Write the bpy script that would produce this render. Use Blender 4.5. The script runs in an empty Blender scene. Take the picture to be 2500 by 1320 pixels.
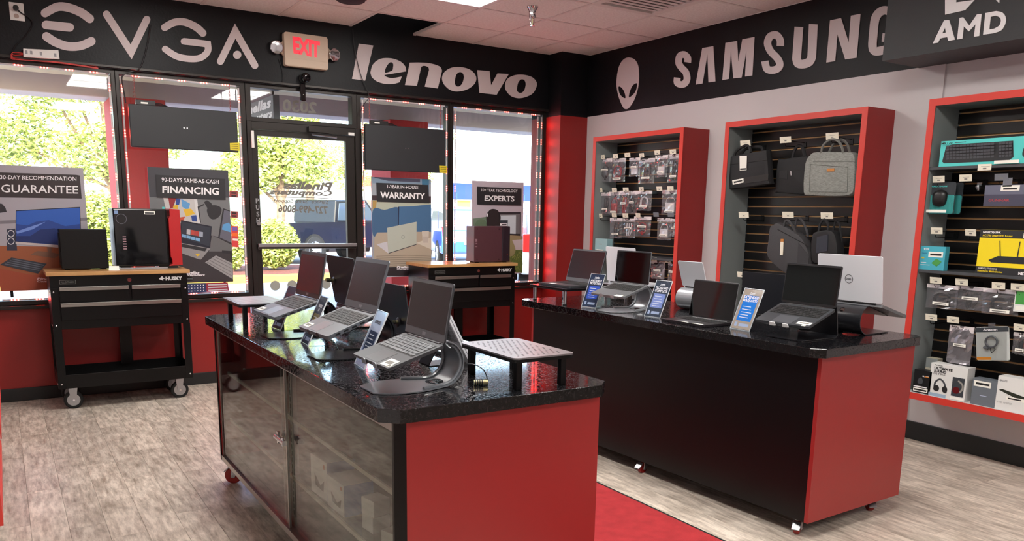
import bpy, bmesh, math, random
from mathutils import Vector, Matrix
from mathutils.geometry import tessellate_polygon
random.seed(7)
S = bpy.context.scene
COL = S.collection
R_ = math.radians
# ------------------------------------------------------------------ camera
F, CX, CY, CAMH = 1950.87, 1250.0, 890.80, 1.475
RW = ((0.84498963, -0.53451956, 0.01677392), (-0.08558447, -0.1661238, -0.98238393), (0.52788998, 0.82866864, -0.18611946))
cam = bpy.data.cameras.new('camera'); camo = bpy.data.objects.new('camera', cam); COL.objects.link(camo)
cam.sensor_width = 36.0; cam.lens = F / 2500 * 36; cam.shift_y = (CY - 660) / 2500; cam.clip_start = .05; cam.clip_end = 400
m = Matrix((RW[0], tuple(-v for v in RW[1]), tuple(-v for v in RW[2]))).transposed().to_4x4()
m.translation = Vector((0, 0, CAMH)); camo.matrix_world = m
S.camera = camo
def at(px, py, x=None, y=None, z=None):
    """photo pixel -> point on the plane x=, y= or z= (metres)"""
    d = ((px - CX) / F, (py - CY) / F, 1.0)
    r = [sum(RW[k][i] * d[k] for k in range(3)) for i in range(3)]
    if x is not None: t = x / r[0]
    elif y is not None: t = y / r[1]
    else: t = (z - CAMH) / r[2]
    return Vector((r[0] * t, r[1] * t, CAMH + r[2] * t))
# ------------------------------------------------------------------ sky, sun, exposure
S.view_settings.view_transform = 'Standard'; S.view_settings.look = 'None'
S.view_settings.gamma = 1.0; S.view_settings.use_curve_mapping = False
S.view_settings.exposure = 0.14
W = bpy.data.worlds.new('sky'); S.world = W; W.use_nodes = True
nt = W.node_tree; nt.nodes.clear()
sky = nt.nodes.new('ShaderNodeTexSky'); sky.sky_type = 'NISHITA'; sky.sun_disc = False
sky.sun_elevation = R_(31); sky.sun_rotation = R_(205); sky.air_density = 1.0; sky.dust_density = 3.0
bg = nt.nodes.new('ShaderNodeBackground'); bg.inputs[1].default_value = 1.7
wo = nt.nodes.new('ShaderNodeOutputWorld')
nt.links.new(sky.outputs[0], bg.inputs[0]); nt.links.new(bg.outputs[0], wo.inputs[0])
sun = bpy.data.lights.new('sun', 'SUN'); sun.energy = 11.0; sun.angle = R_(.6); sun.color = (1, .95, .86)
suno = bpy.data.objects.new('sun', sun); COL.objects.link(suno)
suno.rotation_euler = Vector((-.36, -.76, .50)).to_track_quat('Z', 'Y').to_euler()
suno.location = (-10, -20, 20)
PANEL = 24.0     # radiance of the ceiling light panels
# ------------------------------------------------------------------ materials
def lin(c):
    o = []
    for v in c[:3]:
        v = v / 255.0
        o.append(v / 12.92 if v <= .04045 else ((v + .055) / 1.055) ** 2.4)
    return (*o, 1.0)
MATS = {}
def mat(name, rgb=(128, 128, 128), rough=.5, metal=0.0, emit=0.0, spec=.5, coat=0.0, alpha=None, noise=None, bump=None, rand=0.0):
    """plain principled material; noise=(scale, rgb2, (sx,sy,sz)) mixes a second colour; bump=(scale,strength)"""
    if name in MATS: return MATS[name]
    M = bpy.data.materials.new(name); M.use_nodes = True; MATS[name] = M
    n = M.node_tree.nodes; L = M.node_tree.links
    b = n['Principled BSDF']; b.inputs['Base Color'].default_value = lin(rgb); b.inputs['Roughness'].default_value = rough
    b.inputs['Metallic'].default_value = metal; b.inputs['Specular IOR Level'].default_value = spec
    if coat: b.inputs['Coat Weight'].default_value = coat; b.inputs['Coat Roughness'].default_value = .06
    if emit: b.inputs['Emission Color'].default_value = lin(rgb); b.inputs['Emission Strength'].default_value = emit
    tc = None
    def coords(sc=(1, 1, 1)):
        t = n.new('ShaderNodeTexCoord'); mp = n.new('ShaderNodeMapping'); mp.inputs['Scale'].default_value = sc
        L.new(t.outputs['Object'], mp.inputs[0]); return mp.outputs[0]
    col = None
    if noise:
        t = n.new('ShaderNodeTexNoise'); t.inputs['Scale'].default_value = noise[0]; t.inputs['Detail'].default_value = 6
        L.new(coords(noise[2] if len(noise) > 2 else (1, 1, 1)), t.inputs['Vector'])
        rp = n.new('ShaderNodeValToRGB'); rp.color_ramp.elements[0].position = .35; rp.color_ramp.elements[1].position = .65
        rp.color_ramp.elements[0].color = lin(rgb); rp.color_ramp.elements[1].color = lin(noise[1])
        L.new(t.outputs['Fac'], rp.inputs[0]); col = rp.outputs[0]
    if rand:
        oi = n.new('ShaderNodeObjectInfo'); hs = n.new('ShaderNodeHueSaturation'); mr = n.new('ShaderNodeMapRange')
        mr.inputs[3].default_value = 1 - rand; mr.inputs[4].default_value = 1 + rand
        L.new(oi.outputs['Random'], mr.inputs[0]); L.new(mr.outputs[0], hs.inputs['Value'])
        if col: L.new(col, hs.inputs['Color'])
        else: hs.inputs['Color'].default_value = lin(rgb)
        col = hs.outputs[0]
    if col: L.new(col, b.inputs['Base Color'])
    if bump:
        t = n.new('ShaderNodeTexNoise'); t.inputs['Scale'].default_value = bump[0]; t.inputs['Detail'].default_value = 4
        L.new(coords(), t.inputs['Vector'])
        bp = n.new('ShaderNodeBump'); bp.inputs['Strength'].default_value = bump[1]; bp.inputs['Distance'].default_value = .004
        L.new(t.outputs['Fac'], bp.inputs['Height']); L.new(bp.outputs[0], b.inputs['Normal'])
    return M
def clear_mat(name, tint=(255, 255, 255), haze=0.0, rough=.02, ior=1.5, boost=0.0):
    """thin pane / film: transparent seen straight on, mirror-like at grazing angles"""
    if name in MATS: return MATS[name]
    M = bpy.data.materials.new(name); M.use_nodes = True; MATS[name] = M
    n = M.node_tree.nodes; L = M.node_tree.links; n.clear()
    o = n.new('ShaderNodeOutputMaterial'); tr = n.new('ShaderNodeBsdfTransparent'); tr.inputs[0].default_value = lin(tint)
    gl = n.new('ShaderNodeBsdfGlossy'); gl.inputs['Roughness'].default_value = rough
    fr = n.new('ShaderNodeFresnel'); ge = n.new('ShaderNodeNewGeometry')      # same air-to-glass fresnel on both faces of a thin pane
    ma = n.new('ShaderNodeMath'); ma.operation = 'MULTIPLY_ADD'; ma.inputs[1].default_value = -2; ma.inputs[2].default_value = 1; L.new(ge.outputs['Backfacing'], ma.inputs[0])
    po = n.new('ShaderNodeMath'); po.operation = 'POWER'; po.inputs[0].default_value = ior; L.new(ma.outputs[0], po.inputs[1]); L.new(po.outputs[0], fr.inputs[0])
    ad = n.new('ShaderNodeMath'); ad.operation = 'ADD'; ad.inputs[1].default_value = boost; ad.use_clamp = True
    L.new(fr.outputs[0], ad.inputs[0])
    mx = n.new('ShaderNodeMixShader'); L.new(ad.outputs[0], mx.inputs[0])
    base = tr.outputs[0]
    if haze:
        df = n.new('ShaderNodeBsdfDiffuse'); df.inputs[0].default_value = lin((235, 235, 240))
        m2 = n.new('ShaderNodeMixShader'); m2.inputs[0].default_value = haze
        L.new(tr.outputs[0], m2.inputs[1]); L.new(df.outputs[0], m2.inputs[2]); base = m2.outputs[0]
    L.new(base, mx.inputs[1]); L.new(gl.outputs[0], mx.inputs[2]); L.new(mx.outputs[0], o.inputs[0])
    return M
# ------------------------------------------------------------------ mesh helpers
def obj(name, me, parent=None):
    o = bpy.data.objects.new(name, me); COL.objects.link(o)
    if parent: o.parent = parent
    return o
def tag(o, label, cat=None, group=None, kind=None):
    if label: o['label'] = label
    if cat: o['category'] = cat
    if group: o['group'] = group
    if kind: o['kind'] = kind
    return o
def thing(name, label, cat, loc=(0, 0, 0), rz=0.0, group=None):
    o = bpy.data.objects.new(name, None); COL.objects.link(o); o.empty_display_size = .05
    o.location = loc; o.rotation_euler = (0, 0, rz)
    return tag(o, label, cat, group)
class MB:
    def __init__(s): s.v = []; s.f = []; s.m = []; s.mats = []; s.off = Vector((0, 0, 0)); s.M = None
    def mi(s, mt):
        if mt not in s.mats: s.mats.append(mt)
        return s.mats.index(mt)
    def add(s, vs, fs, mt):
        b = len(s.v); i = s.mi(mt)
        for p in vs:
            p = Vector(p)
            if s.M is not None: p = s.M @ p
            s.v.append(p - s.off)
        for f in fs: s.f.append([b + k for k in f]); s.m.append(i)
        return s
    def box(s, lo, hi, mt):
        x0, y0, z0 = lo; x1, y1, z1 = hi
        return s.add([(x0, y0, z0), (x1, y0, z0), (x1, y1, z0), (x0, y1, z0), (x0, y0, z1), (x1, y0, z1), (x1, y1, z1), (x0, y1, z1)],
                     [(3, 2, 1, 0), (4, 5, 6, 7), (0, 1, 5, 4), (1, 2, 6, 5), (2, 3, 7, 6), (3, 0, 4, 7)], mt)
    def poly(s, pts, mt, flip=False):
        f = list(range(len(pts)))
        return s.add(pts, [f[::-1] if flip else f], mt)
    def fill(s, loops, mt):
        """flat face with holes; loops = lists of 3D points"""
        tri = tessellate_polygon([[Vector(p) for p in l] for l in loops])
        pts = [p for l in loops for p in l]
        return s.add(pts, [list(t) for t in tri], mt)
    def prism(s, loop, ext, mt, holes=()):
        """extrude a flat 3D loop by the vector ext, with optional holes"""
        e = Vector(ext); loops = [loop] + list(holes)
        tri = tessellate_polygon([[Vector(p) for p in l] for l in loops])
        a = [Vector(p) for l in loops for p in l]; n = len(a)
        fs = [list(t) for t in tri] + [[k + n for k in t][::-1] for t in tri]
        b = 0
        for l in loops:
            k = len(l)
            for i in range(k): fs.append([b + i, b + (i + 1) % k, n + b + (i + 1) % k, n + b + i])
            b += k
        return s.add(a + [p + e for p in a], fs, mt)
    def cyl(s, p0, p1, r, mt, n=16, r1=None, cap=True):
        p0 = Vector(p0); p1 = Vector(p1); d = (p1 - p0).normalized(); r1 = r if r1 is None else r1
        u = d.orthogonal().normalized(); w = d.cross(u); vs = []
        for p, q in ((p0, r), (p1, r1)):
            for i in range(n):
                a = 2 * math.pi * i / n; vs.append(p + (u * math.cos(a) + w * math.sin(a)) * q)
        fs = [[i, (i + 1) % n, n + (i + 1) % n, n + i] for i in range(n)]
        if cap: fs += [list(range(n))[::-1], list(range(n, 2 * n))]
        return s.add(vs, fs, mt)
    def tube(s, pts, r, mt, n=6):
        pts = [Vector(p) for p in pts]; vs = []; fs = []; k = len(pts); u = None
        for i, p in enumerate(pts):
            d = (pts[min(i + 1, k - 1)] - pts[max(i - 1, 0)]).normalized()
            u = d.orthogonal().normalized() if u is None else (u - d * u.dot(d)).normalized()
            w = d.cross(u)
            for j in range(n):
                a = 2 * math.pi * j / n; vs.append(p + (u * math.cos(a) + w * math.sin(a)) * r)
        for i in range(k - 1):
            for j in range(n): fs.append([i * n + j, i * n + (j + 1) % n, (i + 1) * n + (j + 1) % n, (i + 1) * n + j])
        fs += [list(range(n))[::-1], [(k - 1) * n + j for j in range(n)]]
        return s.add(vs, fs, mt)
    def lathe(s, c, axis, prof, mt, n=20):
        """prof = [(distance along axis, radius)]"""
        c = Vector(c); d = Vector(axis).normalized(); u = d.orthogonal().normalized(); w = d.cross(u); vs = []; fs = []
        for h, r in prof:
            for i in range(n):
                a = 2 * math.pi * i / n; vs.append(c + d * h + (u * math.cos(a) + w * math.sin(a)) * max(r, 1e-4))
        for k in range(len(prof) - 1):
            for i in range(n): fs.append([k * n + i, k * n + (i + 1) % n, (k + 1) * n + (i + 1) % n, (k + 1) * n + i])
        return s.add(vs, fs, mt)
    def loft(s, rings, mt, closed=True, caps=True):
        n = len(rings[0]); vs = [p for r in rings for p in r]; fs = []
        for k in range(len(rings) - 1):
            for i in range(n if closed else n - 1):
                fs.append([k * n + i, k * n + (i + 1) % n, (k + 1) * n + (i + 1) % n, (k + 1) * n + i])
        if caps and closed: fs += [list(range(n))[::-1], [(len(rings) - 1) * n + i for i in range(n)]]
        return s.add(vs, fs, mt)
    def build(s, name, parent=None, smooth=False, bevel=0.0, seg=2):
        me = bpy.data.meshes.new(name); me.from_pydata([tuple(v) for v in s.v], [], s.f)
        for mt in s.mats: me.materials.append(mt)
        me.polygons.foreach_set('material_index', s.m)
        bm = bmesh.new(); bm.from_mesh(me); bmesh.ops.recalc_face_normals(bm, faces=bm.faces)
        if bevel:
            es = [e for e in bm.edges if len(e.link_faces) == 2 and e.calc_face_angle(0) > .6]
            bmesh.ops.bevel(bm, geom=es, offset=bevel, segments=seg, affect='EDGES', profile=.5, clamp_overlap=True)
        if smooth:
            for f in bm.faces: f.smooth = True
            for e in bm.edges:
                if len(e.link_faces) == 2 and e.calc_face_angle(0) > .65: e.smooth = False
        bm.to_mesh(me); bm.free(); me.update()
        return obj(name, me, parent)
def one(name, fn, parent=None, **k):
    b = MB(); fn(b); return b.build(name, parent, **k)
def boxo(name, lo, hi, mt, parent=None, bevel=0.0, seg=2):
    b = MB(); b.box(lo, hi, mt); return b.build(name, parent, bevel=bevel, seg=seg)
def rloop(w, d, r, n=5, cx=0, cy=0):
    """rounded rectangle loop in 2D"""
    o = []
    for sx, sy, a0 in ((1, 1, 0), (-1, 1, 90), (-1, -1, 180), (1, -1, 270)):
        for i in range(n + 1):
            a = R_(a0 + 90 * i / n); o.append((cx + sx * (w / 2 - r) + r * math.cos(a), cy + sy * (d / 2 - r) + r * math.sin(a)))
    return o
def circ(r, n=20, cx=0, cy=0): return [(cx + r * math.cos(2 * math.pi * i / n), cy + r * math.sin(2 * math.pi * i / n)) for i in range(n)]
def cat(pts, n=6, closed=True):
    """Catmull-Rom through 2D points"""
    o = []; k = len(pts)
    rng = range(k if closed else k - 1)
    g = (lambda i: pts[i % k]) if closed else (lambda i: pts[max(0, min(k - 1, i))])
    for i in rng:
        p0, p1, p2, p3 = g(i - 1), g(i), g(i + 1), g(i + 2)
        for j in range(n):
            t = j / n
            o.append(tuple(.5 * (2 * p1[c] + (p2[c] - p0[c]) * t + (2 * p0[c] - 5 * p1[c] + 4 * p2[c] - p3[c]) * t * t + (3 * p1[c] - p0[c] - 3 * p2[c] + p3[c]) * t ** 3) for c in range(len(p1))))
    if not closed: o.append(tuple(pts[-1]))
    return o
def stroke(pts, w, rnd=True, n=7):
    """outline of a 2D polyline of width w, round or flat ends"""
    P = [Vector(p) for p in pts]; k = len(P); Lf = []; Rt = []
    for i in range(k):
        a = (P[i] - P[i - 1]).normalized() if i else (P[1] - P[0]).normalized()
        b = (P[i + 1] - P[i]).normalized() if i < k - 1 else a
        t = (a + b)
        t = t.normalized() if t.length > 1e-6 else a
        nn = Vector((-t.y, t.x)); c = max(.35, nn.dot(Vector((-a.y, a.x))))
        Lf.append(P[i] + nn * (w / 2 / c)); Rt.append(P[i] - nn * (w / 2 / c))
    o = list(Lf)
    if rnd:
        d = (P[-1] - P[-2]).normalized(); a0 = math.atan2(d.x, -d.y)
        o += [P[-1] + Vector((math.cos(a0 - math.pi * i / n), math.sin(a0 - math.pi * i / n))) * w / 2 for i in range(1, n)]
    o += Rt[::-1]
    if rnd:
        d = (P[0] - P[1]).normalized(); a0 = math.atan2(d.x, -d.y)
        o += [P[0] + Vector((math.cos(a0 - math.pi * i / n), math.sin(a0 - math.pi * i / n))) * w / 2 for i in range(1, n)]
    return [tuple(p) for p in o]
TXT = {}
def text2d(s, bold=0.0, shear=0.0):
    key = (s, bold, shear)
    if key in TXT: return TXT[key]
    c = bpy.data.curves.new('t', 'FONT'); c.body = s; c.size = 1; c.offset = bold; c.shear = shear; c.resolution_u = 2; c.fill_mode = 'FRONT'
    o = bpy.data.objects.new('t', c); me = o.to_mesh()
    vs = [(v.co.x, v.co.y) for v in me.vertices]; fs = [list(p.vertices) for p in me.polygons]
    o.to_mesh_clear(); bpy.data.objects.remove(o); bpy.data.curves.remove(c)
    xs = [v[0] for v in vs]; ys = [v[1] for v in vs]
    x0, x1, y0, y1 = min(xs), max(xs), min(ys), max(ys)
    TXT[key] = ([((x - x0) / (x1 - x0), (y - y0) / (y1 - y0)) for x, y in vs], fs, (x1 - x0) / (y1 - y0))
    return TXT[key]
def text_in(mb, s, bl, br, tr, tl, mt, bold=0.0, shear=0.0, mirror=False):
    """lettering stretched into the quad bl br tr tl (3D points)"""
    vs, fs, _ = text2d(s, bold, shear)
    bl, br, tr, tl = (Vector(p) for p in (bl, br, tr, tl)); o = []
    for x, y in vs:
        if mirror: x = 1 - x
        o.append((bl * (1 - x) + br * x) * (1 - y) + (tl * (1 - x) + tr * x) * y)
    mb.add(o, fs, mt)
def text_fit(mb, s, o, u, v, w, h, mt, bold=0.0, shear=0.0, align='c'):
    """lettering of height h (max width w) at 3D origin o = centre (or left) with unit axes u, v"""
    asp = text2d(s, bold, shear)[2]; o = Vector(o); u = Vector(u); v = Vector(v)
    tw = min(w, asp * h)
    a = o - u * (tw / 2 if align == 'c' else 0) - v * h / 2
    text_in(mb, s, a, a + u * tw, a + u * tw + v * h, a + v * h, mt, bold, shear)
def copy_tree(o, parent=None, label=None, group=None):
    c = o.copy(); COL.objects.link(c); c.parent = parent
    if label: c['label'] = label
    if group: c['group'] = group
    for ch in [x for x in bpy.data.objects if x.parent == o]: copy_tree(ch, c)
    return c
KEEP = {}
# ================================================================== the room
YW, XW, ZC, XL, YB = 7.057, 5.183, 3.05, -.45, -3.2
ZH, ZS = 2.47, .77                       # window head and sill
RED = mat('red_paint', (144, 27, 25), .42, bump=(90, .06))
REDL = mat('red_laminate', (154, 38, 38), .38, bump=(40, .02))
BLK = mat('black_paint', (13, 14, 18), .45, spec=.25, bump=(60, .25))
WHT = mat('white_wall_paint', (206, 200, 202), .55, bump=(70, .08))
GRYP = mat('grey_letter_paint', (204, 192, 193), .5)
BRZ = mat('dark_bronze_frame', (46, 42, 40), .35, metal=.5)
BASE = mat('black_vinyl_base', (20, 20, 21), .45)
TILE = mat('ceiling_tile', (240, 234, 230), .9, noise=(60, (226, 218, 214)), bump=(160, .35))
GRID = mat('ceiling_grid_metal', (222, 212, 208), .5)
DARK = mat('plenum_dark', (58, 52, 50), .9)
CHROME = mat('chrome', (215, 215, 218), .12, metal=1)
STEEL = mat('brushed_steel', (178, 180, 184), .32, metal=1)
BLKP = mat('black_plastic', (20, 20, 22), .38)
BLKM = mat('black_metal', (5, 5, 6), .34, spec=.28)
RUB = mat('black_rubber', (16, 16, 17), .7)
WHTP = mat('white_plastic', (228, 226, 222), .4)
PAPER = mat('white_paper', (238, 236, 228), .6)
INK = mat('black_ink', (28, 28, 30), .6)
WINK = mat('white_ink', (236, 234, 236), .5)
GLASS = clear_mat('window_glass', (246, 250, 250))
def struct(o): o['kind'] = 'structure'; return o
def sempty(name):
    o = bpy.data.objects.new(name, None); COL.objects.link(o); o.empty_display_size = .1; return struct(o)
# ---- floor: slab and vinyl planks
def plank_mat():
    M = bpy.data.materials.new('vinyl_plank'); M.use_nodes = True; n = M.node_tree.nodes; L = M.node_tree.links; b = n['Principled BSDF']
    tc = n.new('ShaderNodeTexCoord'); oi = n.new('ShaderNodeObjectInfo')
    off = n.new('ShaderNodeVectorMath'); off.operation = 'MULTIPLY_ADD'
    cmb = n.new('ShaderNodeCombineXYZ')
    for k in range(3): L.new(oi.outputs['Random'], cmb.inputs[k])
    off.inputs[1].default_value = (37, 61, 13); L.new(cmb.outputs[0], off.inputs[0]); L.new(tc.outputs['Object'], off.inputs[2])
    def noise(sc, det, scale):
        mp = n.new('ShaderNodeMapping'); mp.inputs['Scale'].default_value = scale; L.new(off.outputs[0], mp.inputs[0])
        t = n.new('ShaderNodeTexNoise'); t.inputs['Scale'].default_value = sc; t.inputs['Detail'].default_value = det; t.inputs['Roughness'].default_value = .65
        L.new(mp.outputs[0], t.inputs['Vector']); return t.outputs['Fac']
    a = noise(17, 6, (2.4, .4, 1)); c = noise(7, 5, (1, .8, 1)); d = noise(38, 3, (2.6, .35, 1))
    r1 = n.new('ShaderNodeValToRGB'); e = r1.color_ramp.elements; e[0].position = .30; e[0].color = lin((150, 136, 122)); e[1].position = .62; e[1].color = lin((226, 214, 200))
    L.new(a, r1.inputs[0])
    r2 = n.new('ShaderNodeValToRGB'); e = r2.color_ramp.elements; e[0].position = .36; e[0].color = (.62, .6, .58, 1); e[1].position = .55; e[1].color = (1, 1, 1, 1)
    L.new(c, r2.inputs[0])
    r3 = n.new('ShaderNodeValToRGB'); e = r3.color_ramp.elements; e[0].position = .28; e[0].color = (.55, .5, .46, 1); e[1].position = .42; e[1].color = (1, 1, 1, 1)
    L.new(d, r3.inputs[0])
    m1 = n.new('ShaderNodeMixRGB'); m1.blend_type = 'MULTIPLY'; m1.inputs[0].default_value = .6; L.new(r1.outputs[0], m1.inputs[1]); L.new(r2.outputs[0], m1.inputs[2])
    m2 = n.new('ShaderNodeMixRGB'); m2.blend_type = 'MULTIPLY'; m2.inputs[0].default_value = .5; L.new(m1.outputs[0], m2.inputs[1]); L.new(r3.outputs[0], m2.inputs[2])
    hs = n.new('ShaderNodeHueSaturation'); mr = n.new('ShaderNodeMapRange'); mr.inputs[3].default_value = .86; mr.inputs[4].default_value = 1.1
    L.new(oi.outputs['Random'], mr.inputs[0]); L.new(mr.outputs[0], hs.inputs['Value']); L.new(m2.outputs[0], hs.inputs['Color'])
    L.new(hs.outputs[0], b.inputs['Base Color']); b.inputs['Roughness'].default_value = .34; b.inputs['Specular IOR Level'].default_value = .45
    bp = n.new('ShaderNodeBump'); bp.inputs['Strength'].default_value = .12; bp.inputs['Distance'].default_value = .002; L.new(a, bp.inputs['Height']); L.new(bp.outputs[0], b.inputs['Normal'])
    return M
PLANK = plank_mat()
floor = struct(boxo('floor', (XL, YB, -.12), (XW + .2, 7.2, -.005), mat('subfloor', (120, 108, 98), .6)))
PW, PL = .152, 1.22
pm = MB(); pm.box((-PW / 2 + .0005, -PL / 2 + .0005, -.006), (PW / 2 - .0005, PL / 2 - .0005, 0), PLANK)
p0 = pm.build('plank', floor, bevel=.0009, seg=1); first = True
for i in range(38):
    x = -.39 + PW * (i + .5) - .06
    y = 7.06 - PL / 2 + random.uniform(0, PL)
    while y > .25:
        if y - PL / 2 < 7.057:
            hi = min(y + PL / 2, 7.055); lo = y - PL / 2; ln = hi - lo
            if ln > .05:
                o = p0 if first else p0.copy()
                if not first: COL.objects.link(o)
                first = False; o.parent = floor; o.location = (x, (hi + lo) / 2, 0); o.scale = (1, ln / PL, 1)
        y -= PL
# ---- ceiling: tiles on a metal grid, one tile missing above the door
ceil = struct(boxo('ceiling', (XL, YB, 3.66), (XW + .1, 7.2, 3.76), DARK))
GP = .615
gx = [5.19 - GP * k for k in range(10)]; gy = [7.02 - GP * k for k in range(17)]
LIGHTS = [(2.73, 4.56), (.885, 4.56), (2.73, 1.485), (.885, 1.485), (2.73, -1.59), (.885, -1.59)]
tm = MB(); tm.box((.012, .012, 0), (GP - .012, GP - .012, .015), TILE); t0 = tm.build('ceiling_tile', ceil, bevel=.003, seg=1); first = True
def lit(x, y): return any(abs(x - lx) < .05 and (abs(y - ly) < .05 or abs(y - ly - GP) < .05) for lx, ly in LIGHTS)
for ix in range(9):
    for iy in range(16):
        x, y = gx[ix + 1], gy[iy + 1]
        if lit(x, y) or (abs(x - 2.73) < .05 and abs(y - 6.405) < .05): continue
        if abs(x - 3.96) < .05 and abs(y - 4.56) < .05: continue
        o = t0 if first else t0.copy()
        if not first: COL.objects.link(o)
        first = False; o.parent = ceil; o.location = (x, y, ZC + .004)
g = MB()
for x in gx: g.box((x - .012, YB, ZC), (x + .012, 7.02, ZC + .022), GRID)
for y in gy: g.box((XL, y - .012, ZC + .0005), (XW, y + .012, ZC + .0215), GRID)
g.build('ceiling_grid', ceil)
one('ceiling_trim', lambda b: b.box((XL, 7.02, ZC), (XW, 7.057, ZC + .02), BLK), ceil)
# ---- ceiling light panels
DIFF = mat('light_diffuser', (255, 252, 246), .5, emit=PANEL)
def light_panel(lx, ly, label, group=None):
    t = thing('ceiling_light', label, 'ceiling light', (lx, ly, ZC), 0, group)
    b = MB(); w, d = GP, 2 * GP
    b.prism([(.012, .012, 0), (w - .012, .012, 0), (w - .012, d - .012, 0), (.012, d - .012, 0)], (0, 0, .05), WHTP,
            holes=[[(.035, .035, 0), (.035, d - .035, 0), (w - .035, d - .035, 0), (w - .035, .035, 0)]])
    b.build('light_frame', t)
    one('diffuser', lambda q: q.box((.03, .03, .006), (w - .03, d - .03, .012), DIFF), t)
for k, (lx, ly) in enumerate(LIGHTS):
    light_panel(lx, ly, ('bright white ceiling light panel by the sprinkler head', 'ceiling light panel over the slatted riser end of the glass showcase', 'ceiling light panel over the aisle carpet', 'ceiling light panel over the red end of the glass showcase', 'ceiling light panel over the aisle at the back of the shop', 'ceiling light panel by the left wall at the back of the shop')[k], 'ceiling light panels over the shop floor')
# air vent beside the light
t = thing('air_vent', 'pale grey square air vent in the ceiling grid', 'vent', (3.96, 4.56, ZC))
b = MB(); b.prism([(.012, .012, 0), (.603, .012, 0), (.603, .603, 0), (.012, .603, 0)], (0, 0, .03), GRID, holes=[[(.05, .05, 0), (.05, .565, 0), (.565, .565, 0), (.565, .05, 0)]]); b.build('vent_frame', t)
for k in range(8):
    one('vent_slat', lambda q: q.box((.05, .07 + k * .062, .01), (.565, .105 + k * .062, .014), GRID), t)
one('vent_back', lambda q: q.box((.03, .03, .03), (.585, .585, .04), DARK), t)
# ---- walls
wf = sempty('wall_front')
one('header_band', lambda b: b.box((XL, 7.0, ZH + .03), (4.84, 7.19, 3.7), BLK), wf)
for x0, x1 in ((XL, 1.79), (2.82, 4.86)):
    one('lower_wall', lambda b: b.box((x0, YW, 0), (x1, 7.2, ZS - .06), RED), wf)
one('corner_wall', lambda b: b.box((XL, YW, ZS - .06), (-.09, 7.2, ZH + .03), RED), wf)
one('pilaster', lambda b: b.box((4.845, 6.78, 0), (XW + .1, 7.3, 2.45), RED), wf)
one('pilaster_head', lambda b: b.box((4.845, 6.78, 2.45), (XW + .1, 7.3, 3.7), BLK), wf)
wr = sempty('wall_right')
one('wall_face', lambda b: b.box((XW, YB, 0), (XW + .15, 6.78, 2.458), WHT), wr)
one('black_band', lambda b: b.box((XW, YB, 2.458), (XW + .15, 6.78, 3.7), BLK), wr)
struct(boxo('trim_4', (XW - .012, 3.05, .125), (XW, 3.17, 2.455), WHT))
ws = sempty('wall_soffit')
one('soffit_box', lambda b: b.box((4.78, YB, 2.455), (XW, 3.235, 3.7), mat('charcoal_soffit_paint', (58, 60, 62), .5, spec=.3, bump=(60, .2))), ws)
wl = struct(boxo('wall_left', (XL - .1, YB, 0), (XL, 7.2, 3.7), WHT))
wb = struct(boxo('wall_back', (XL, YB - .1, 0), (XW + .15, YB, 3.7), WHT))
for nm, lo, hi in (('baseboard_front', (XL, YW - .012, 0), (1.79, YW, .1)), ('baseboard_right', (XW - .012, YB, 0), (XW, 6.78, .125)), ('baseboard_corner', (2.82, YW - .012, 0), (4.845, YW, .1)), ('baseboard_pilaster', (4.845, 6.768, 0), (XW - .012, 6.78, .1))):
    struct(boxo(nm, lo, hi, BASE, bevel=.003))
# ---- windows (dark bronze storefront)
def window(n, x0, x1, z0, z1, left=.03, right=.03):
    w = sempty('window_%d' % n)
    b = MB(); b.prism([(x0 - left, 7.03, z0 - .035), (x1 + right, 7.03, z0 - .035), (x1 + right, 7.03, z1 + .035), (x0 - left, 7.03, z1 + .035)], (0, .1, 0), BRZ,
                      holes=[[(x0, 7.03, z0), (x0, 7.03, z1), (x1, 7.03, z1), (x1, 7.03, z0)]])
    b.build('window_frame', w, bevel=.003, seg=1)
    one('pane', lambda q: q.box((x0 - .005, 7.072, z0 - .005), (x1 + .005, 7.078, z1 + .005), GLASS), w)
    return w
window(1, -.06, .815, ZS, ZH); window(2, .875, 1.775, ZS, ZH, .03, .04); window(3, 2.83, 3.705, ZS, ZH, .04, .03); window(4, 3.768, 4.80, ZS, ZH, .031, .045)
tr5 = window(5, 1.86, 2.745, 2.232, ZH, .044, .044)
for nm, x0, x1 in (('trim_1', XL, 1.79), ('trim_2', 2.82, 4.845)):
    struct(boxo(nm, (x0, 6.99, ZS - .062), (x1, 7.16, ZS - .0355), BRZ, bevel=.004))
struct(boxo('trim_3', (XL, 6.985, ZH + .0355), (4.845, 7.1, ZH + .055), BRZ, bevel=.002))
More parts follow.
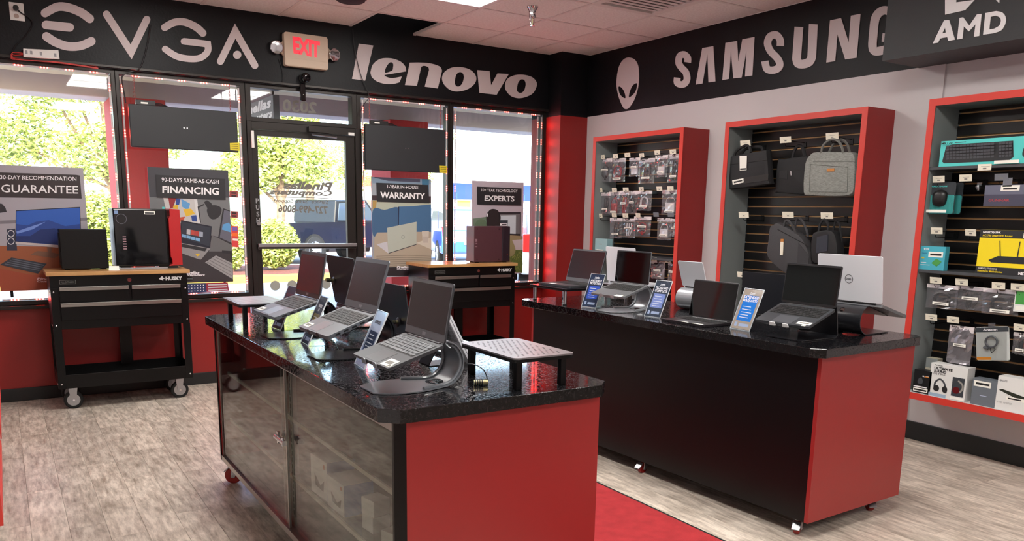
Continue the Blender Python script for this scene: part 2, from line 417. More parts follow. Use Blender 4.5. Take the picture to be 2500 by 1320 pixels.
# ---- glass door
d = sempty('door_1')
b = MB(); b.box((1.816, 7.02, 0), (1.853, 7.13, 2.2), BRZ); b.box((2.768, 7.02, 0), (2.83, 7.13, 2.2), BRZ); b.box((1.853, 7.02, 2.135), (2.768, 7.13, 2.197), BRZ); b.build('door_frame', d, bevel=.002, seg=1)
b = MB(); b.box((1.856, 7.04, .01), (1.905, 7.085, 2.132), BRZ); b.build('stile', d, bevel=.003)
b = MB(); b.box((2.683, 7.04, .01), (2.766, 7.085, 2.132), BRZ); b.build('stile', d, bevel=.003)
b = MB(); b.box((1.905, 7.04, 2.085), (2.683, 7.085, 2.132), BRZ); b.build('rail', d)
b = MB(); b.box((1.905, 7.04, .01), (2.683, 7.085, .2), BRZ); b.build('rail', d)
one('pane', lambda q: q.box((1.9, 7.06, .195), (2.688, 7.066, 2.09), GLASS), d)
b = MB(); b.box((1.862, 6.975, 1.158), (2.748, 7.0, 1.186), STEEL); b.box((1.862, 6.99, 1.14), (2.748, 7.005, 1.158), BLKP); b.box((1.87, 7.0, 1.145), (1.9, 7.045, 1.185), BLKP); b.box((2.70, 7.0, 1.145), (2.735, 7.045, 1.185), BLKP); b.build('push_bar', d, bevel=.002)
b = MB(); a0 = at(756, 326, y=7.0); b.box((2.33, 6.98, 2.14), (2.52, 7.03, 2.185), BRZ); b.tube([(2.36, 7.0, 2.12), (2.56, 6.93, 2.10), (2.59, 7.02, 2.115)], .008, STEEL); b.build('door_closer', d)
b = MB(); b.cyl((1.882, 7.02, 1.355), (1.882, 7.045, 1.355), .017, CHROME); b.build('lock_cylinder', d, smooth=True)
b = MB()
for k, ch in enumerate('PUSH'):
    text_fit(b, ch, (1.882, 7.0385, 1.545 - k * .055), (1, 0, 0), (0, 0, 1), .03, .042, mat('grey_print', (150, 150, 152), .5), bold=.03)
b.build('push_lettering', d)
b = MB(); b.box((1.845, 7.0, 1.98), (1.868, 7.02, 2.12), WHTP); b.build('door_sensor', d, bevel=.003)
b = MB(); b.box((2.70, 7.01, 2.135), (2.755, 7.022, 2.16), WHTP); b.build('door_sticker', d)
SAND = mat('etched_vinyl', (150, 152, 146), .6)
for k in range(8):      # frosted dots across the glass
    c = at(672 + 41.5 * k, 697 - 1.2 * k, y=7.058)
    if c.x < 2.66: one('frosted_dot', lambda q: q.fill([[(c.x + px, 7.0585, c.z + pz) for px, pz in circ(.044, 24)]], SAND), d)
VIN = mat('grey_vinyl_print', (112, 110, 104), .6)
def q4(pts, y): return [at(px, py, y=y) for px, py in pts]
b = MB()
text_in(b, 'Pinellas', *q4([(692, 461), (813, 466), (813, 445), (692, 441)], 7.058), VIN, bold=.045, shear=-.25, mirror=True)
text_in(b, 'Computers', *q4([(657, 478), (811, 483), (811, 465), (657, 460)], 7.058), VIN, bold=.045, shear=-.25, mirror=True)
a, c = at(660, 480.5, y=7.058), at(812, 485, y=7.058); b.poly([a, c, c + Vector((0, 0, .006)), a + Vector((0, 0, .006))], VIN)
text_in(b, 'Service  Sales  Support', *q4([(666, 496), (802, 501), (802, 488), (666, 484)], 7.058), VIN, bold=.01, shear=-.2, mirror=True)
text_in(b, '727-499-8006', *q4([(679, 518), (800, 522), (800, 503), (679, 499)], 7.058), VIN, bold=.03, shear=-.15, mirror=True)
b.build('door_lettering', d)
b = MB(); text_in(b, '2030', *q4([(690, 272), (773, 278), (773, 249), (690, 241)], 7.0715), VIN, bold=.03, mirror=True); b.build('street_number', tr5)
# ---- left wall cabinets only just in view
# ---- lettering painted on the bands
def wall_letters(name, label, shapes, plane, off):
    t = None
    for loops, kind in shapes:
        L3 = [[plane(p) for p in l] for l in loops]
        if t is None: t = thing(name, label, 'wall lettering', L3[0][0])
        q = MB(); q.off = Vector(t.location); q.prism(L3[0], off, GRYP, holes=L3[1:]); q.build('letter', t)
    return t
PF = lambda p: at(p[0], p[1], y=6.998)
PR = lambda p: at(p[0], p[1], x=XW - .002)
W_ = 21
ev = [
    ([stroke(cat([(110, 32), (140, 17), (168, 19), (198, 31), (219, 46)], 5, False), W_)], 0),
    ([stroke([(112, 61), (170, 67)], W_)], 0),
    ([stroke(cat([(113, 89), (135, 103), (165, 113), (196, 112), (223, 101)], 5, False), W_)], 0),
    ([stroke([(260, 35), (320, 127), (358, 48)], W_ - 3)], 0),
    ([stroke(cat([(402, 67), (425, 55), (450, 54), (478, 66), (495, 81)], 5, False), W_ - 3)], 0),
    ([stroke(cat([(449, 101), (478, 104), (507, 108)], 2, False) + cat([(507, 108), (507, 125), (492, 140), (468, 144), (432, 138), (403, 120)], 5, False)[1:], W_ - 5)], 0),
    ([stroke([(538, 150), (574, 76), (622, 160)], W_ - 4)], 0),
    ([circ(10, 20, 579, 134)], 0)]
wall_letters('wall_sign', 'wide spaced grey letters with rounded ends on the black band', ev, PF, (0, -.004, 0))
def zc(pts): return [(860 + x / 3.3, 100 + y / 3.3) for x, y in pts]
le = [
    ([zc([(52, 22), (168, 37), (103, 320), (-3, 305)])], 0),
    ([zc(cat([(145, 255), (165, 190), (225, 145), (310, 140), (385, 165), (425, 205), (433, 245)], 5, False) + [(255, 275)] + cat([(258, 258), (268, 215), (300, 172), (318, 178), (330, 195), (320, 215), (300, 232)], 3, False)[:0] + cat([(275, 290), (320, 300), (398, 286)], 3, False) + cat([(380, 333), (330, 345), (262, 345), (195, 325), (155, 290)], 4, False)),
      zc(cat([(262, 255), (275, 205), (305, 172), (328, 182), (328, 215), (318, 240)], 4, True))], 0),
    ([zc([(462, 175), (530, 174)] + cat([(600, 176), (665, 190), (708, 210), (722, 240)], 4, False) + [(688, 382), (583, 368)] + cat([(618, 235), (612, 212), (580, 200), (555, 208)], 4, False) + [(520, 360), (424, 355)])], 0),
    ([zc(cat([(722, 300), (742, 250), (800, 215), (870, 210), (940, 228), (985, 265), (998, 310), (975, 355), (920, 392), (850, 407), (790, 396), (740, 352)], 4)),
      zc(cat([(825, 325), (835, 275), (860, 252), (885, 256), (898, 285), (890, 330), (868, 362), (842, 366), (827, 350)], 4))], 0),
    ([zc([(1006, 235), (1105, 243), (1117, 358), (1168, 262), (1260, 266), (1162, 433), (1024, 418)])], 0),
    ([zc(cat([(1230, 365), (1245, 310), (1300, 278), (1370, 272), (1440, 288), (1480, 325), (1484, 365), (1455, 420), (1400, 450), (1340, 461), (1280, 445), (1242, 405)], 4)),
      zc(cat([(1325, 385), (1335, 335), (1360, 310), (1385, 315), (1397, 345), (1388, 390), (1368, 415), (1345, 418), (1328, 405)], 4))], 0)]
wall_letters('wall_sign', 'big bold grey slanted lowercase letters over the door side windows', le, PF, (0, -.004, 0))
def zr(pts): return [(1300 + x * .24, y * .24) for x, y in pts]
def zr2(pts): return [(1900 + x * .24, y * .24) for x, y in pts]
al = [([zr(cat([(980, 585), (1040, 605), (1075, 660), (1086, 745), (1084, 830), (1070, 920), (1035, 1020), (990, 1090), (955, 1110), (925, 1090), (890, 1015), (866, 930), (858, 850), (866, 750), (890, 660), (930, 605)], 4)),
        zr(cat([(876, 882), (905, 888), (930, 920), (945, 960), (948, 998), (915, 985), (885, 945)], 3)), zr(cat([(1065, 845), (1064, 890), (1048, 935), (1018, 970), (982, 990), (992, 930), (1020, 870)], 3))], 0)]
wall_letters('wall_sign', 'pale alien head emblem on the black band beside the corner', al, PR, (-.004, 0, 0))
sw = 72
sa = [
    ([zr(stroke(cat([(1580, 635), (1582, 590), (1545, 555), (1500, 572), (1490, 640), (1520, 690), (1562, 735), (1575, 800), (1555, 845), (1515, 860), (1475, 840), (1476, 790)], 4, False), 68, False))], 0),
    ([zr([(1730, 490), (1842, 470), (1864, 828), (1793, 838), (1782, 548), (1733, 848), (1662, 860)])], 0),
    ([zr([(1966, 437), (2084, 416), (2096, 625), (2138, 400), (2262, 376), (2240, 767), (2165, 778), (2180, 520), (2130, 788), (2046, 797), (2022, 520), (2002, 802), (1934, 816)])], 0),
    ([zr(stroke(cat([(2524, 468), (2522, 405), (2480, 356), (2420, 372), (2394, 440), (2424, 520), (2486, 585), (2518, 640), (2506, 690), (2450, 714), (2388, 700), (2368, 622)], 4, False), 74, False))], 0),
    ([zr2(stroke([(213, 275), (190, 590)] + cat([(190, 600), (205, 645), (260, 652), (320, 628), (344, 580)], 3, False) + [(360, 248)], 88, False))], 0),
    ([zr2([(530, 208), (642, 184), (720, 430), (742, 160), (840, 142), (800, 588), (684, 605), (605, 350), (582, 622), (492, 637)])], 0),
    ([zr2(stroke(cat([(1160, 230), (1155, 150), (1110, 108), (1045, 118), (990, 190), (970, 350), (962, 470), (985, 520), (1050, 515), (1110, 490), (1130, 400), (1060, 380)], 4, False), 86, False))], 0)]
wall_letters('wall_sign', 'tall heavy grey capital letters across the right hand black band', sa, PR, (-.004, 0, 0))
PA = lambda p: at(p[0], p[1], x=4.778)
WLT = mat('white_letter_paint', (226, 224, 226), .5)
t = thing('wall_sign', 'white lettering with square arrow emblem on the charcoal soffit box', 'wall lettering', PA((2280, 106)))
for lp in ([zr2([(1575, 443), (1690, 208), (1742, 203), (1800, 404), (1735, 416), (1722, 378), (1650, 392), (1628, 435)]), zr2([(1672, 340), (1708, 332), (1700, 280)])],
           [zr2([(1822, 402), (1848, 182), (1884, 176), (1946, 262), (2024, 148), (2072, 142), (2048, 366), (1994, 374), (2010, 248), (1942, 320), (1890, 268), (1876, 392)])],
           [zr2([(2087, 354), (2110, 134)] + cat([(2220, 113), (2285, 130), (2320, 185), (2310, 250), (2270, 310), (2190, 340)], 3, False)), zr2([(2150, 300), (2164, 172)] + cat([(2215, 160), (2258, 180), (2268, 215), (2250, 262), (2200, 292)], 3, False))],
           [[(2308, -62), (2412, -80), (2440, -108), (2308, -88)], ], [[(2308, -60), (2308, 36), (2357, 25), (2380, 0), (2335, 6), (2337, -45)]], [[(2412, -20), (2440, 8), (2445, -100), (2418, -80)]]):
    q = MB(); q.off = Vector(t.location); L3 = [[PA(p) for p in l] for l in lp]; q.prism(L3[0], (-.004, 0, 0), WLT, holes=L3[1:]); q.build('letter', t)
# ================================================================== outside
ASPH = mat('asphalt', (150, 150, 156), .85, noise=(3, (168, 167, 172)), bump=(40, .2))
CONC = mat('concrete_walk', (178, 174, 168), .8, noise=(2, (164, 160, 154)))
struct(boxo('ground', (-70, 7.2, -.3), (120, 150, -.06), ASPH))
struct(boxo('sidewalk', (-12, 7.2, -.2), (22, 10.4, -.02), CONC))
YEL = mat('yellow_curb_paint', (214, 176, 62), .7, noise=(6, (190, 150, 60)))
MULCH = mat('red_mulch', (122, 66, 52), .95, noise=(25, (84, 44, 36)), bump=(60, 1.0))
o = boxo('curb', (-14, 17.2, -.08), (6.9, 17.45, .10), YEL, bevel=.02); tag(o, 'low yellow painted curb along the planting bed', 'curb')
o = boxo('planting_bed', (-14, 17.45, -.1), (6.6, 20.5, .09), MULCH, bevel=.02); tag(o, 'bed of red brown mulch behind the yellow curb', 'planting bed')
COLR = mat('red_stucco', (176, 44, 44), .75, bump=(50, .3))
for x0, lab in ((1.03, 'square red stucco column outside behind the financing poster'), (3.98, 'square red stucco column outside behind the warranty poster')):
    t = thing('porch_column', lab, 'column', (x0 + .25, 9.3, -.02))
    one('shaft', lambda b: b.box((-.25, -.3, 0), (.25, .3, 2.56), COLR), t, bevel=.01)
    one('column_base', lambda b: b.box((-.27, -.32, 0), (.27, .32, .16), COLR), t, bevel=.01)
SOF = mat('canopy_soffit', (196, 190, 192), .8, noise=(1.2, (184, 178, 180)))
CREAM = mat('cream_fascia', (188, 176, 150), .8)
t = thing('canopy', 'pale walkway canopy with a cream beam outside the windows', 'canopy', (3, 8.5, 2.5))
one('soffit', lambda b: b.box((-12, -1.3, .28), (17, 1.6, .4), SOF), t)
one('fascia_beam', lambda b: b.box((-12, .85, .06), (17, 1.25, .30), SOF), t, bevel=.01)
one('shade_parapet', lambda b: b.box((-12, .85, .30), (17, 1.25, 2.2), CREAM), t)  # unseen, added so the building shades the drive in front
one('inner_beam', lambda b: b.box((-12, -.1, .16), (17, .25, .29), CREAM), t, bevel=.01)
for k in range(12): one('soffit_joint', lambda b: b.box((-12 + k * 2.44, -1.3, .276), (-11.98 + k * 2.44, .9, .281), mat('joint_dark', (90, 86, 86), .8)), t)
one('conduit', lambda b: b.tube([(1.9, -.5, .26), (10, -.5, .26)], .02, mat('joint_dark'), 8), t)
# hanging blade sign under the canopy
t = thing('blade_sign', 'grey double sided hanging shop sign above the door', 'sign', (2.2, 7.5, 2.26))
one('sign_panel', lambda b: b.box((-.02, 0, 0), (.04, 1.2, .23), mat('sign_grey', (120, 122, 126), .6)), t, bevel=.005)
b = MB()
text_in(b, 'Pinellas', (-.022, 1.12, .125), (-.022, .05, .125), (-.022, .05, .215), (-.022, 1.12, .215), WINK, bold=.04, shear=.2)
text_in(b, 'Computers', (-.022, 1.16, .015), (-.022, .03, .015), (-.022, .03, .11), (-.022, 1.16, .11), WINK, bold=.04, shear=.2)
b.build('sign_lettering', t)
for yy in (.1, 1.1): one('hanger', lambda b: b.cyl((.01, yy, .22), (.01, yy, .515), .01, BLKM, 8), t)
# ---- greenery
def leafmat(n, c1, c2):
    return mat(n, c1, .6, noise=(3, c2), rand=.08)
LF1 = leafmat('leaf_bright', (140, 156, 70), (190, 194, 110)); LF2 = leafmat('leaf_green', (96, 120, 50), (140, 156, 76)); LF3 = leafmat('leaf_palm', (122, 124, 66), (170, 160, 96))
BARK = mat('bark', (128, 108, 88), .9, noise=(12, (96, 78, 62)))
def leaves(b, c, rad, n, size, mt, rng):
    vs = []; fs = []
    for k in range(n):
        while True:
            p = Vector((rng.uniform(-1, 1), rng.uniform(-1, 1), rng.uniform(-1, 1)))
            if .35 < p.length < 1: break
        q = Vector(c) + Vector((p.x * rad[0], p.y * rad[1], p.z * rad[2])); q.z = max(q.z, size * 1.4)
        u = Vector((rng.uniform(-1, 1), rng.uniform(-1, 1), rng.uniform(-.6, .6))).normalized(); w = u.orthogonal().normalized()
        w = (Matrix.Rotation(rng.uniform(0, 6.3), 3, u) @ w); s = size * rng.uniform(.6, 1.3); i = len(vs)
        vs += [q - u * s, q + w * s * .45, q + u * s, q - w * s * .45]; fs.append((i, i + 1, i + 2, i + 3))
    b.add(vs, fs, mt)
def bush(label, c, rad, n, mt, mt2):
    t = thing('bush', label, 'bush', (c[0], c[1], .085)); rng = random.Random(int(c[0] * 100))
    b = MB()
    for k in range(7):
        a = k * .9; b.tube([(0, 0, .0), (math.cos(a) * rad[0] * .4, math.sin(a) * rad[1] * .4, rad[2] * 1.0)], .02, BARK, 5)
    b.build('branches', t)
    b = MB(); leaves(b, (0, 0, rad[2] * 1.05), rad, n, .055, mt, rng); leaves(b, (0, 0, rad[2] * .9), (rad[0] * .85, rad[1] * .85, rad[2] * .85), n // 2, .06, mt2, rng)
    o = b.build('foliage', t); o['kind'] = 'stuff'
bush('rounded leafy hedge bush beside the parked pickup, seen through the door', (5.36, 18.85, 0), (.60, .6, .58), 4600, LF1, LF2)
bush('leafy hedge bush by the card stickers, seen past the financing poster', (4.42, 18.7, 0), (.24, .5, .62), 4200, LF1, LF2)
bush('low hedge bush seen between the guarantee poster and the red case', (1.75, 18.9, 0), (.75, .6, .85), 5200, LF1, LF2)
def tree(label, c, h, crowns, mt, mt2, n=2200, ls=.085, z0=-.06):
    t = thing('tree', label, 'tree', (c[0], c[1], z0)); rng = random.Random(int(c[0] * 37 + c[1]))
    b = MB(); b.tube([(0, 0, -.1), (.1, 0, h * .35), (.05, .1, h * .75)], .14, BARK, 8)
    for cr in crowns: b.tube([(.08, 0, h * .3), (cr[0] * .5, cr[1] * .5, (h * .3 + cr[2]) / 2), (cr[0], cr[1], cr[2])], .05, BARK, 5)
    b.build('trunk', t)
    b = MB()
    for cr in crowns:
        leaves(b, cr[:3], (cr[3], cr[3], cr[3] * .7), n, ls, mt, rng); leaves(b, cr[:3], (cr[3] * .8, cr[3] * .8, cr[3] * .55), n // 3, ls, mt2, rng)
    o = b.build('foliage', t); o['kind'] = 'stuff'
tree('broad pale green tree across the drive, seen left of the red column', (3.2, 30, 0), 7, [(-1.5, 0, 5.2, 1.6), (.6, .5, 6.2, 1.5), (-2.6, .6, 3.6, 1.3), (1.2, -.3, 4.0, 1.5), (-.4, 0, 3.2, 1.4), (-1.2, .3, 7.2, 1.0)], LF1, LF2)
tree('yellow green tree standing at the far end of the left window', (-3.2, 34, 0), 6, [(-.8, 0, 3.6, 1.4), (.9, .3, 2.6, 1.3), (1.2, .1, 4.4, 1.1), (-.4, 0, 2.2, 1.2), (2.2, .3, 3.2, .9)], LF1, LF1)
tree('dense green tree between the financing poster and the door', (7.9, 27, 0), 5.5, [(-.6, 0, 3.8, 1.25), (.5, .3, 4.6, 1.1), (-1.0, 0, 2.7, 1.1), (.8, 0, 3.0, 1.2), (-.2, .2, 5.4, .7)], LF1, LF2)
tree('small round tree behind the pickup, seen through the door', (15.4, 40, 0), 6, [(-.4, 0, 4.2, 1.2), (.4, 0, 5.4, 1.0), (.2, .3, 3.2, 1.1)], LF1, LF2, 700)
tree('thin tree seen between the door and the warranty poster', (15.6, 33, 0), 6, [(0, 0, 4.4, .8), (.2, 0, 3.2, .9), (-.2, 0, 2.3, .8)], LF1, LF2, 700)
tree('distant tree top showing over the blue awning', (36, 72, 0), 9.6, [(0, 0, 8.6, 1.4), (2.2, 0, 8.9, .9)], LF1, LF2, 350)
def palm(label, c, h):
    t = thing('palm_tree', label, 'palm tree', (c[0], c[1], -.06)); rng = random.Random(5)
    one('trunk', lambda b: b.tube([(0, 0, -.1), (.05, 0, h * .5), (0, 0, h)], .2, BARK, 8), t)
    b = MB()
    for k in range(46):
        a = rng.uniform(0, 6.28); el = rng.uniform(-1.1, 1.2); L = rng.uniform(1.0, 1.5)
        d = Vector((math.cos(a) * math.cos(el), math.sin(a) * math.cos(el), math.sin(el)))
        p0 = Vector((0, 0, h)); mid = p0 + d * L * .6; s = d.cross(Vector((0, 0, 1))).normalized()
        for j in range(11):     # fan of leaflets
            f = (j - 5) / 5; e = mid + (d * (1 - abs(f) * .4) + s * f * .9) * L * .55 + Vector((0, 0, -.25 - .2 * rng.random()))
            b.poly([mid - s * .03, mid + s * .03, e], LF3)
        b.poly([p0 - s * .02, p0 + s * .02, mid + s * .012, mid - s * .012], LF3)
    o = b.build('fronds', t); o['kind'] = 'stuff'
palm('shaggy palm tree seen through the door glass', (11.6, 35, 0), 5.0)
# ---- vehicles
CARG = mat('car_glass', (60, 72, 84), .08, spec=.8); TYRE = mat('tyre', (26, 26, 27), .8); RIM = mat('alloy_rim', (196, 196, 198), .25, metal=.8)
CBLK = mat('car_paint_black', (16, 16, 18), .25); CBLU = mat('car_paint_blue', (46, 92, 196), .25, coat=1); CWHT = mat('car_paint_white', (232, 232, 232), .25, coat=1); CRED = mat('car_paint_red', (170, 30, 34), .25, coat=1); CSIL = mat('car_paint_silver', (170, 178, 188), .25, coat=1)
TAIL = mat('tail_lamp', (186, 26, 22), .2)
def wheel(t, x, y, r, w=.2):
    b = MB(); b.lathe((x, y, r), (0, 1, 0), [(-w / 2, r * .62), (-w / 2, r * .95), (-w / 2 + .03, r), (w / 2 - .03, r), (w / 2, r * .95), (w / 2, r * .62)], TYRE, 28); o = b.build('wheel', t, smooth=True)
    q = MB()
    for sgn in (-1, 1):
        yy = y + sgn * (w / 2 - .015)
        q.cyl((x, yy - .005, r), (x, yy + .005, r), r * .2, RIM, 12)
        for k in range(5):
            a = k * 2 * math.pi / 5; d = Vector((math.cos(a), 0, math.sin(a))); s = Vector((-d.z, 0, d.x)); c = Vector((x, yy, r))
            q.prism([c + d * r * .1 + s * r * .1, c + d * r * .64 + s * r * .16, c + d * r * .64 - s * r * .16, c + d * r * .1 - s * r * .1], (0, .02 * sgn, 0), RIM)
        q.lathe((x, yy, r), (0, 1, 0), [(-.01, r * .58), (-.01, r * .66), (.01, r * .66), (.01, r * .58)], RIM, 24)
    q.build('rim', o)
def car(name, label, cat_, loc, rz, paint, body, cabin, glasses, W, wx, wr, lamps=(), hood=None):
    """side profiles in (x,z); body full width, cabin slightly narrower, wheels at wx"""
    t = thing(name, label, cat_, loc, rz)
    b = MB(); b.prism([(x, -W / 2, z) for x, z in body], (0, W, 0), paint); b.build('body', t, bevel=.05, seg=3)
    b = MB(); k = W * .43
    b.prism([(x, -k, z) for x, z in cabin], (0, 2 * k, 0), paint); cb = b.build('cabin', t, bevel=.05, seg=3)
    for g in glasses:
        q = MB(); q.prism([(x, -k - .012, z) for x, z in g], (0, 2 * k + .024, 0), CARG); q.build('side_window', t, bevel=.01)
    for x in wx:
        for y in (-W / 2 + .1, W / 2 - .1):
            b = MB(); b.lathe((x, y * 1.006, wr), (0, 1, 0), [(-.104, wr * 1.16), (.104, wr * 1.16)], mat('wheel_well', (12, 12, 12), .9), 28)
            b.cyl((x, y - .1035, wr), (x, y + .1035, wr), wr * 1.16, mat('wheel_well'), 28); b.build('wheel_arch', t)
            wheel(t, x, y * 1.02, wr)
    for lo, hi, mt in lamps: one('lamp', lambda q: q.box(lo, hi, mt), t, bevel=.02)
    return t
tr = car('pickup_truck', 'black pickup truck parked behind the hedge, seen through the door', 'truck', (8.74, 24.4, -.06), R_(28), CBLK,
    [(-2.9, .55), (-2.9, .68), (-2.82, 1.18), (-.6, 1.2), (-.6, 1.2), (2.2, 1.18), (2.75, 1.05), (2.85, .6), (2.7, .42), (-2.7, .42)],
    [(-.75, 1.15), (-.65, 1.85), (.75, 1.88), (1.5, 1.2), (1.5, 1.1)], [[(-.6, 1.24), (-.52, 1.75), (.05, 1.78), (.05, 1.24)], [(.12, 1.24), (.12, 1.78), (.7, 1.78), (1.25, 1.24)]], 1.95, (-1.75, 1.75), .40,
    lamps=[((-2.92, -.96, .8), (-2.8, -.78, 1.12), TAIL), ((-2.92, .78, .8), (-2.8, .96, 1.12), TAIL)])
one('rear_bumper', lambda q: q.box((-3.1, -.95, .38), (-2.85, .95, .6), BLKP), tr, bevel=.03)
suvb = [(-2.2, .4), (-2.25, .7), (-2.15, 1.05), (1.2, 1.0), (2.1, .88), (2.25, .6), (2.2, .35), (-2.1, .35)]
suvc = [(-2.15, 1.0), (-1.95, 1.62), (-1.6, 1.7), (.2, 1.68), (1.2, 1.0)]
suvg = [[(-1.9, 1.08), (-1.75, 1.52), (-.95, 1.58), (-.95, 1.06)], [(-.85, 1.06), (-.85, 1.58), (.15, 1.58), (.95, 1.05)]]
car('parked_car', 'blue hatchback parked beyond the windows beside the experts poster', 'car', (12.3, 22.6, -.06), R_(72), CBLU, suvb, suvc, suvg, 1.8, (-1.4, 1.4), .33,
    lamps=[((-2.3, -.88, .85), (-2.1, -.6, 1.15), TAIL), ((-2.3, .6, .85), (-2.1, .88, 1.15), TAIL), ((-2.28, -.26, .62), (-2.22, .26, .76), WHTP)])
car('parked_car', 'white sport utility car parked close to the corner window', 'car', (10.54, 14.74, -.06), R_(60), CWHT, suvb, suvc, suvg, 1.85, (-1.4, 1.4), .36,
    lamps=[((-2.3, -.9, .8), (-2.1, -.65, 1.15), TAIL), ((-2.3, .65, .8), (-2.1, .9, 1.15), TAIL)])
car('parked_car', 'silver blue car parked far off beside the warranty poster', 'car', (16.9, 34.2, -.06), R_(85), CSIL, suvb, suvc, suvg, 1.8, (-1.4, 1.4), .33,
    lamps=[((-2.3, -.88, .8), (-2.1, -.6, 1.1), TAIL), ((-2.3, .6, .8), (-2.1, .88, 1.1), TAIL)])
car('parked_car', 'red car parked behind the pickup, seen at the door edge', 'car', (11.2, 31.0, -.06), R_(88), CRED, suvb, suvc, suvg, 1.8, (-1.4, 1.4), .33)
# ---- shop building with the blue awning across the car park
AWN = mat('blue_awning', (10, 42, 160), .8); AWN2 = mat('blue_awning_seam', (36, 70, 168), .7)
Y2 = 58.0
t = thing('shop_building', 'low white shop building with a long blue awning across the car park', 'building', (40, Y2, -.06))
pa = lambda px, py: at(px, py, y=Y2) - Vector((40, Y2, -.06))
zt, zb_ = pa(1200, 449).z, pa(1200, 489).z
one('wall', lambda b: b.box((-14, .6, 0), (22, 8, zt + .3), mat('white_shopfront', (226, 226, 226), .8)), t)
for k in range(22):
    b = MB(); x0 = -14 + k * 1.6; prof = [(-1.1, zb_), (-1.05, zb_ + .35), (-.75, zt - .35), (-.2, zt - .05), (.6, zt)]
    for x in (x0, x0 + 1.56):
        pass
    b.loft([[(x, y, z) for y, z in prof] for x in (x0 + .02, x0 + .3, x0 + .8, x0 + 1.3, x0 + 1.58)], AWN, closed=False)
    b.box((x0 - .02, -1.12, zb_ - .02), (x0 + .03, -1.0, zb_ + .5), AWN2); b.build('awning_panel', t, smooth=True)
zs = pa(1200, 515).z
one('sign_board', lambda b: b.box((-14, -.7, zs), (22, -.5, zb_ + .05), mat('white_shopfront')), t)
for px, w_, h_, mt in ((1060, .9, .9, mat('sign_navy', (30, 44, 92), .6)), (1122, 1.2, .8, mat('sign_yellow', (222, 214, 60), .6))):
    c = pa(px, 502); one('shop_logo', lambda b: b.box((c.x - w_ / 2, -.75, c.z - h_ / 2), (c.x + w_ / 2, -.69, c.z + h_ / 2), mt), t)
b = MB(); c = pa(1060, 502); text_fit(b, 'S', (c.x, -.76, c.z), (1, 0, 0), (0, 0, 1), .7, .7, WINK, bold=.05); b.build('shop_letter', t)
for k in range(15): one('post', lambda b: b.box((-13 + k * 2.3, -.6, 0), (-12.75 + k * 2.3, -.4, zs), mat('dark_post', (70, 56, 50), .7)), t)
for k in range(14): one('shop_window', lambda b: b.box((-12.4 + k * 2.3, .5, .6), (-11.1 + k * 2.3, .62, zs - .3), mat('dim_shop_glass', (96, 84, 76), .2)), t)
t = thing('shop_building', 'far white building with a red sign behind the palm', 'building', (20, 46, -.06))
one('wall', lambda b: b.box((-2.5, 0, 0), (4, 6, 4.2), mat('white_shopfront')), t)
one('red_sign', lambda b: b.box((-2.2, -.15, 3.0), (-.4, .0, 3.6), mat('sign_red', (206, 66, 40), .6)), t)
one('doorway', lambda b: b.box((-1.9, -.1, 0), (-.7, .0, 2.2), mat('dim_shop_glass')), t)
# ================================================================== counters
def counter_mat():
    M = bpy.data.materials.new('black_textured_laminate'); M.use_nodes = True; n = M.node_tree.nodes; L = M.node_tree.links; b = n['Principled BSDF']
    tc = n.new('ShaderNodeTexCoord'); mp = n.new('ShaderNodeMapping'); mp.inputs['Scale'].default_value = (1, 1, 1); L.new(tc.outputs['Object'], mp.inputs[0])
    t = n.new('ShaderNodeTexNoise'); t.inputs['Scale'].default_value = 105; t.inputs['Detail'].default_value = 3; t.inputs['Distortion'].default_value = 1.2; L.new(mp.outputs[0], t.inputs['Vector'])
    rp = n.new('ShaderNodeValToRGB'); e = rp.color_ramp.elements; e[0].position = .40; e[0].color = (.34, .34, .34, 1); e[1].position = .47; e[1].color = (.06, .06, .06, 1); L.new(t.outputs['Fac'], rp.inputs[0]); L.new(rp.outputs[0], b.inputs['Roughness'])
    rc = n.new('ShaderNodeValToRGB'); e = rc.color_ramp.elements; e[0].position = .38; e[0].color = lin((9, 9, 11)); e[1].position = .56; e[1].color = lin((15, 15, 18)); L.new(t.outputs['Fac'], rc.inputs[0]); L.new(rc.outputs[0], b.inputs['Base Color'])
    bp = n.new('ShaderNodeBump'); bp.inputs['Strength'].default_value = .06; bp.inputs['Distance'].default_value = .003; L.new(rp.outputs[0], bp.inputs['Height']); L.new(bp.outputs[0], b.inputs['Normal'])
    b.inputs['Specular IOR Level'].default_value = .6
    return M
CTOP = counter_mat()
CBODY = mat('black_cabinet_laminate', (5, 4, 6), .36, spec=.3)
ALU = mat('aluminium_track', (170, 168, 164), .3, metal=1)
DGLS = clear_mat('showcase_glass', (232, 234, 230), rough=.03, boost=.03)
ZT = .914
def chamfer(x0, x1, y0, y1, c):
    return [(x0 + c, y0), (x1 - c, y0), (x1, y0 + c), (x1, y1 - c), (x1 - c, y1), (x0 + c, y1), (x0, y1 - c), (x0, y0 + c)]
